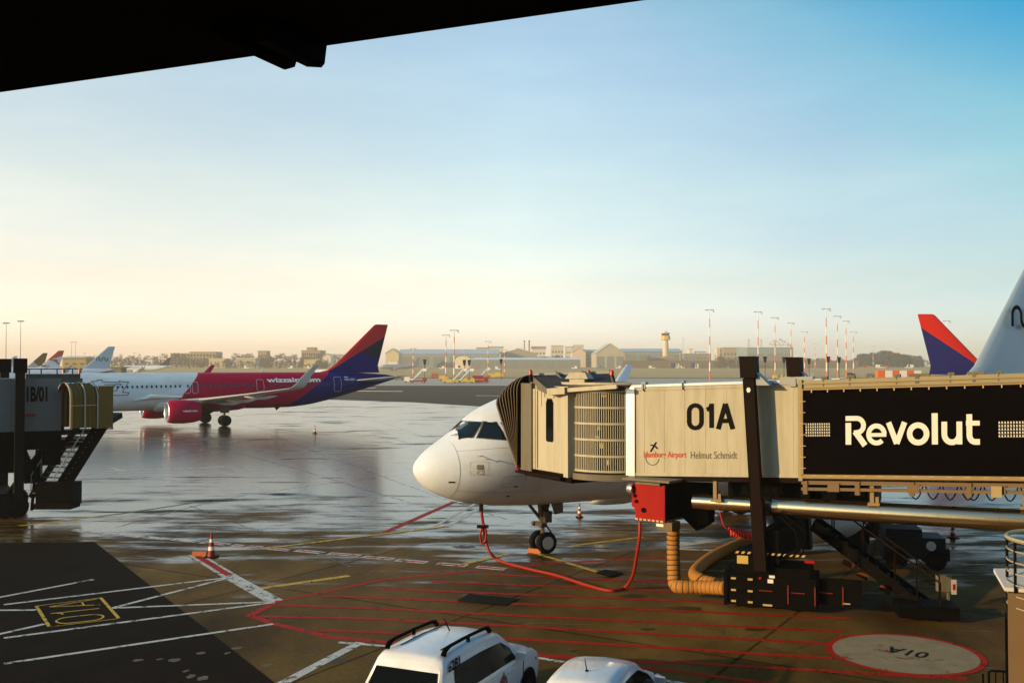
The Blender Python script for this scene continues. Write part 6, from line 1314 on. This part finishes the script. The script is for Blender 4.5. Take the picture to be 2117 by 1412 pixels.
# ------------------------------------------------------------------ trees
def tree_proto(seed, h, crown_w, bare, colr):
    rnd = random.Random(seed); r = thing('tree', 'tree', 'tree'); b = MB()
    b.tube([(0, 0, 0), (.1, 0, h * .3), (.0, .1, h * .55), (.1, 0, h * .8)], [.35, .28, .18, .06], 7)
    tips = []
    for i in range(9):
        a_ = rnd.uniform(0, 6.28); z = h * rnd.uniform(.25, .6); e = Vector((math.cos(a_) * crown_w * rnd.uniform(.5, .9), math.sin(a_) * crown_w * rnd.uniform(.5, .9), z + h * rnd.uniform(.15, .35))); b.tube([(0, 0, z), e * .5 + Vector((0, 0, z * .5 + .3)), e], [.16, .1, .03], 5); tips.append(e)
    b.build('trunk', mat('bark', (.10, .07, .04), .9) if 'bark' not in bpy.data.materials else bpy.data.materials['bark'], r)
    b = MB(); n = 1500 if bare else 1600; cl = [(Vector((rnd.gauss(0, .45) * crown_w, rnd.gauss(0, .45) * crown_w, h * rnd.uniform(.16, .90))), rnd.uniform(.6, 1.1)) for _ in range(22)]
    for _ in range(n):
        c_, s_ = rnd.choice(cl); p = c_ + Vector((rnd.gauss(0, .33), rnd.gauss(0, .33), rnd.gauss(0, .28))) * crown_w * .6 * s_
        if p.z < .5 or p.z > h * 1.02: continue
        a_ = Vector((rnd.gauss(0, 1), rnd.gauss(0, 1), rnd.gauss(0, 1))).normalized(); t = a_.orthogonal().normalized(); sz = rnd.uniform(.25, .6) * (.8 if bare else 1.2); wd_ = sz * (.25 if bare else .8)
        b.add([p - a_ * sz - t * wd_, p + a_ * sz - t * wd_, p + a_ * sz + t * wd_, p - a_ * sz + t * wd_], [(0, 1, 2, 3)])
    cm = mat('foliage_%d' % seed, colr, .9, var=.4, vscale=.6); b.build('crown', cm, r, fix=False)
    return r
P1 = tree_proto(1, 15, 4.5, True, (.16, .10, .045)); P2 = tree_proto(2, 18, 5.5, True, (.13, .09, .045)); P3 = tree_proto(3, 16, 6, False, (.05, .06, .04)); P4 = tree_proto(5, 10, 4, True, (.22, .13, .05))
protos = [P1, P2, P3, P4]; used = [False] * 4
def plant(k_, px, Y, sc, label, grp):
    loc = (AT(px, 755, Y).x, Y, gz(Y)); rz = random.uniform(0, 6.28)
    if not used[k_]: r = protos[k_]; used[k_] = True; r.location = loc; r.rotation_euler = (0, 0, rz); r.scale = (sc,) * 3; r['label'] = label
    else: r = dup(protos[k_], loc, rz, label, sc)
    r['group'] = grp
random.seed(11)
for i in range(90):
    px = 185 + i * 6.0 + random.uniform(-3, 3); plant(random.choice((0, 1, 0, 3)), px, random.uniform(1150, 1400), random.uniform(.7, 1.15), 'bare brown tree in the hazy row behind the magenta jet', 'bare trees along the far side')
for i in range(40):
    plant(random.choice((0, 1, 3)), 345 + i * 8.8 + random.uniform(-4, 4), random.uniform(1090, 1140), random.uniform(.35, .7), 'low bare tree before the pale buildings behind the magenta jet', 'low trees before the pale buildings')
for i in range(26):
    px = 1775 + i * 5.2 + random.uniform(-2, 2); e = 1 - abs((px - 1820) / 90); plant(2, px, random.uniform(1200, 1400), .75 + .5 * max(0, e) + random.uniform(-.1, .1), 'dark leafy tree on the wooded hill right of the striped masts', 'dark trees on the wooded hill')
for i in range(16):
    plant(random.choice((0, 1)), 1478 + i * 4.6 + random.uniform(-2, 2), random.uniform(1080, 1140), random.uniform(.5, .85), 'bare bushy tree before the dark wall left of the lift column', 'bare bushy trees before the dark wall')
for i in range(30):
    plant(random.choice((0, 2, 1)), random.choice((1040, 1130, 1150, 1170, 1215)) + random.uniform(-25, 25), random.uniform(1320, 1480), random.uniform(.6, 1.0), 'hazy tree among the houses behind the hangars', 'trees among the houses')
for i in range(26):
    plant(random.choice((2, 1)), 1640 + i * 5.6 + random.uniform(-3, 3), random.uniform(1350, 1500), random.uniform(.5, .8), 'low hazy tree beyond the striped masts', 'hazy trees beyond the masts')
for i in range(20):
    plant(random.choice((2, 1)), 1895 + i * 11 + random.uniform(-3, 3), random.uniform(1300, 1500), random.uniform(.45, .7), 'low hazy tree beyond the red and blue tail', 'hazy trees beyond the tails')
for i in range(12):
    plant(random.choice((0, 1)), 1415 + i * 7 + random.uniform(-3, 3), random.uniform(1350, 1450), random.uniform(.4, .7), 'low bare tree right of the control tower', 'low trees by the tower')
for i in range(10):
    plant(3, 655 + i * 2.2, random.uniform(1100, 1130), random.uniform(.6, 1.0), 'orange brown bush by the white gabled house', 'orange bushes by the house')

# ------------------------------------------------------------------ haze
hb = MB(); hb.box(-2450, 2450, -310, 3050, -1.0, 62)
hm = bpy.data.materials.new('haze_air'); hm.use_nodes = True; nt = hm.node_tree; nt.nodes.remove(nt.nodes['Principled BSDF'])
pv = nt.nodes.new('ShaderNodeVolumePrincipled'); pv.inputs['Color'].default_value = (.95, .90, .80, 1); pv.inputs['Density'].default_value = .00029; pv.inputs['Anisotropy'].default_value = .1
nt.links.new(pv.outputs[0], nt.nodes['Material Output'].inputs['Volume'])
tag(hb.build('haze', hm), kind='stuff')
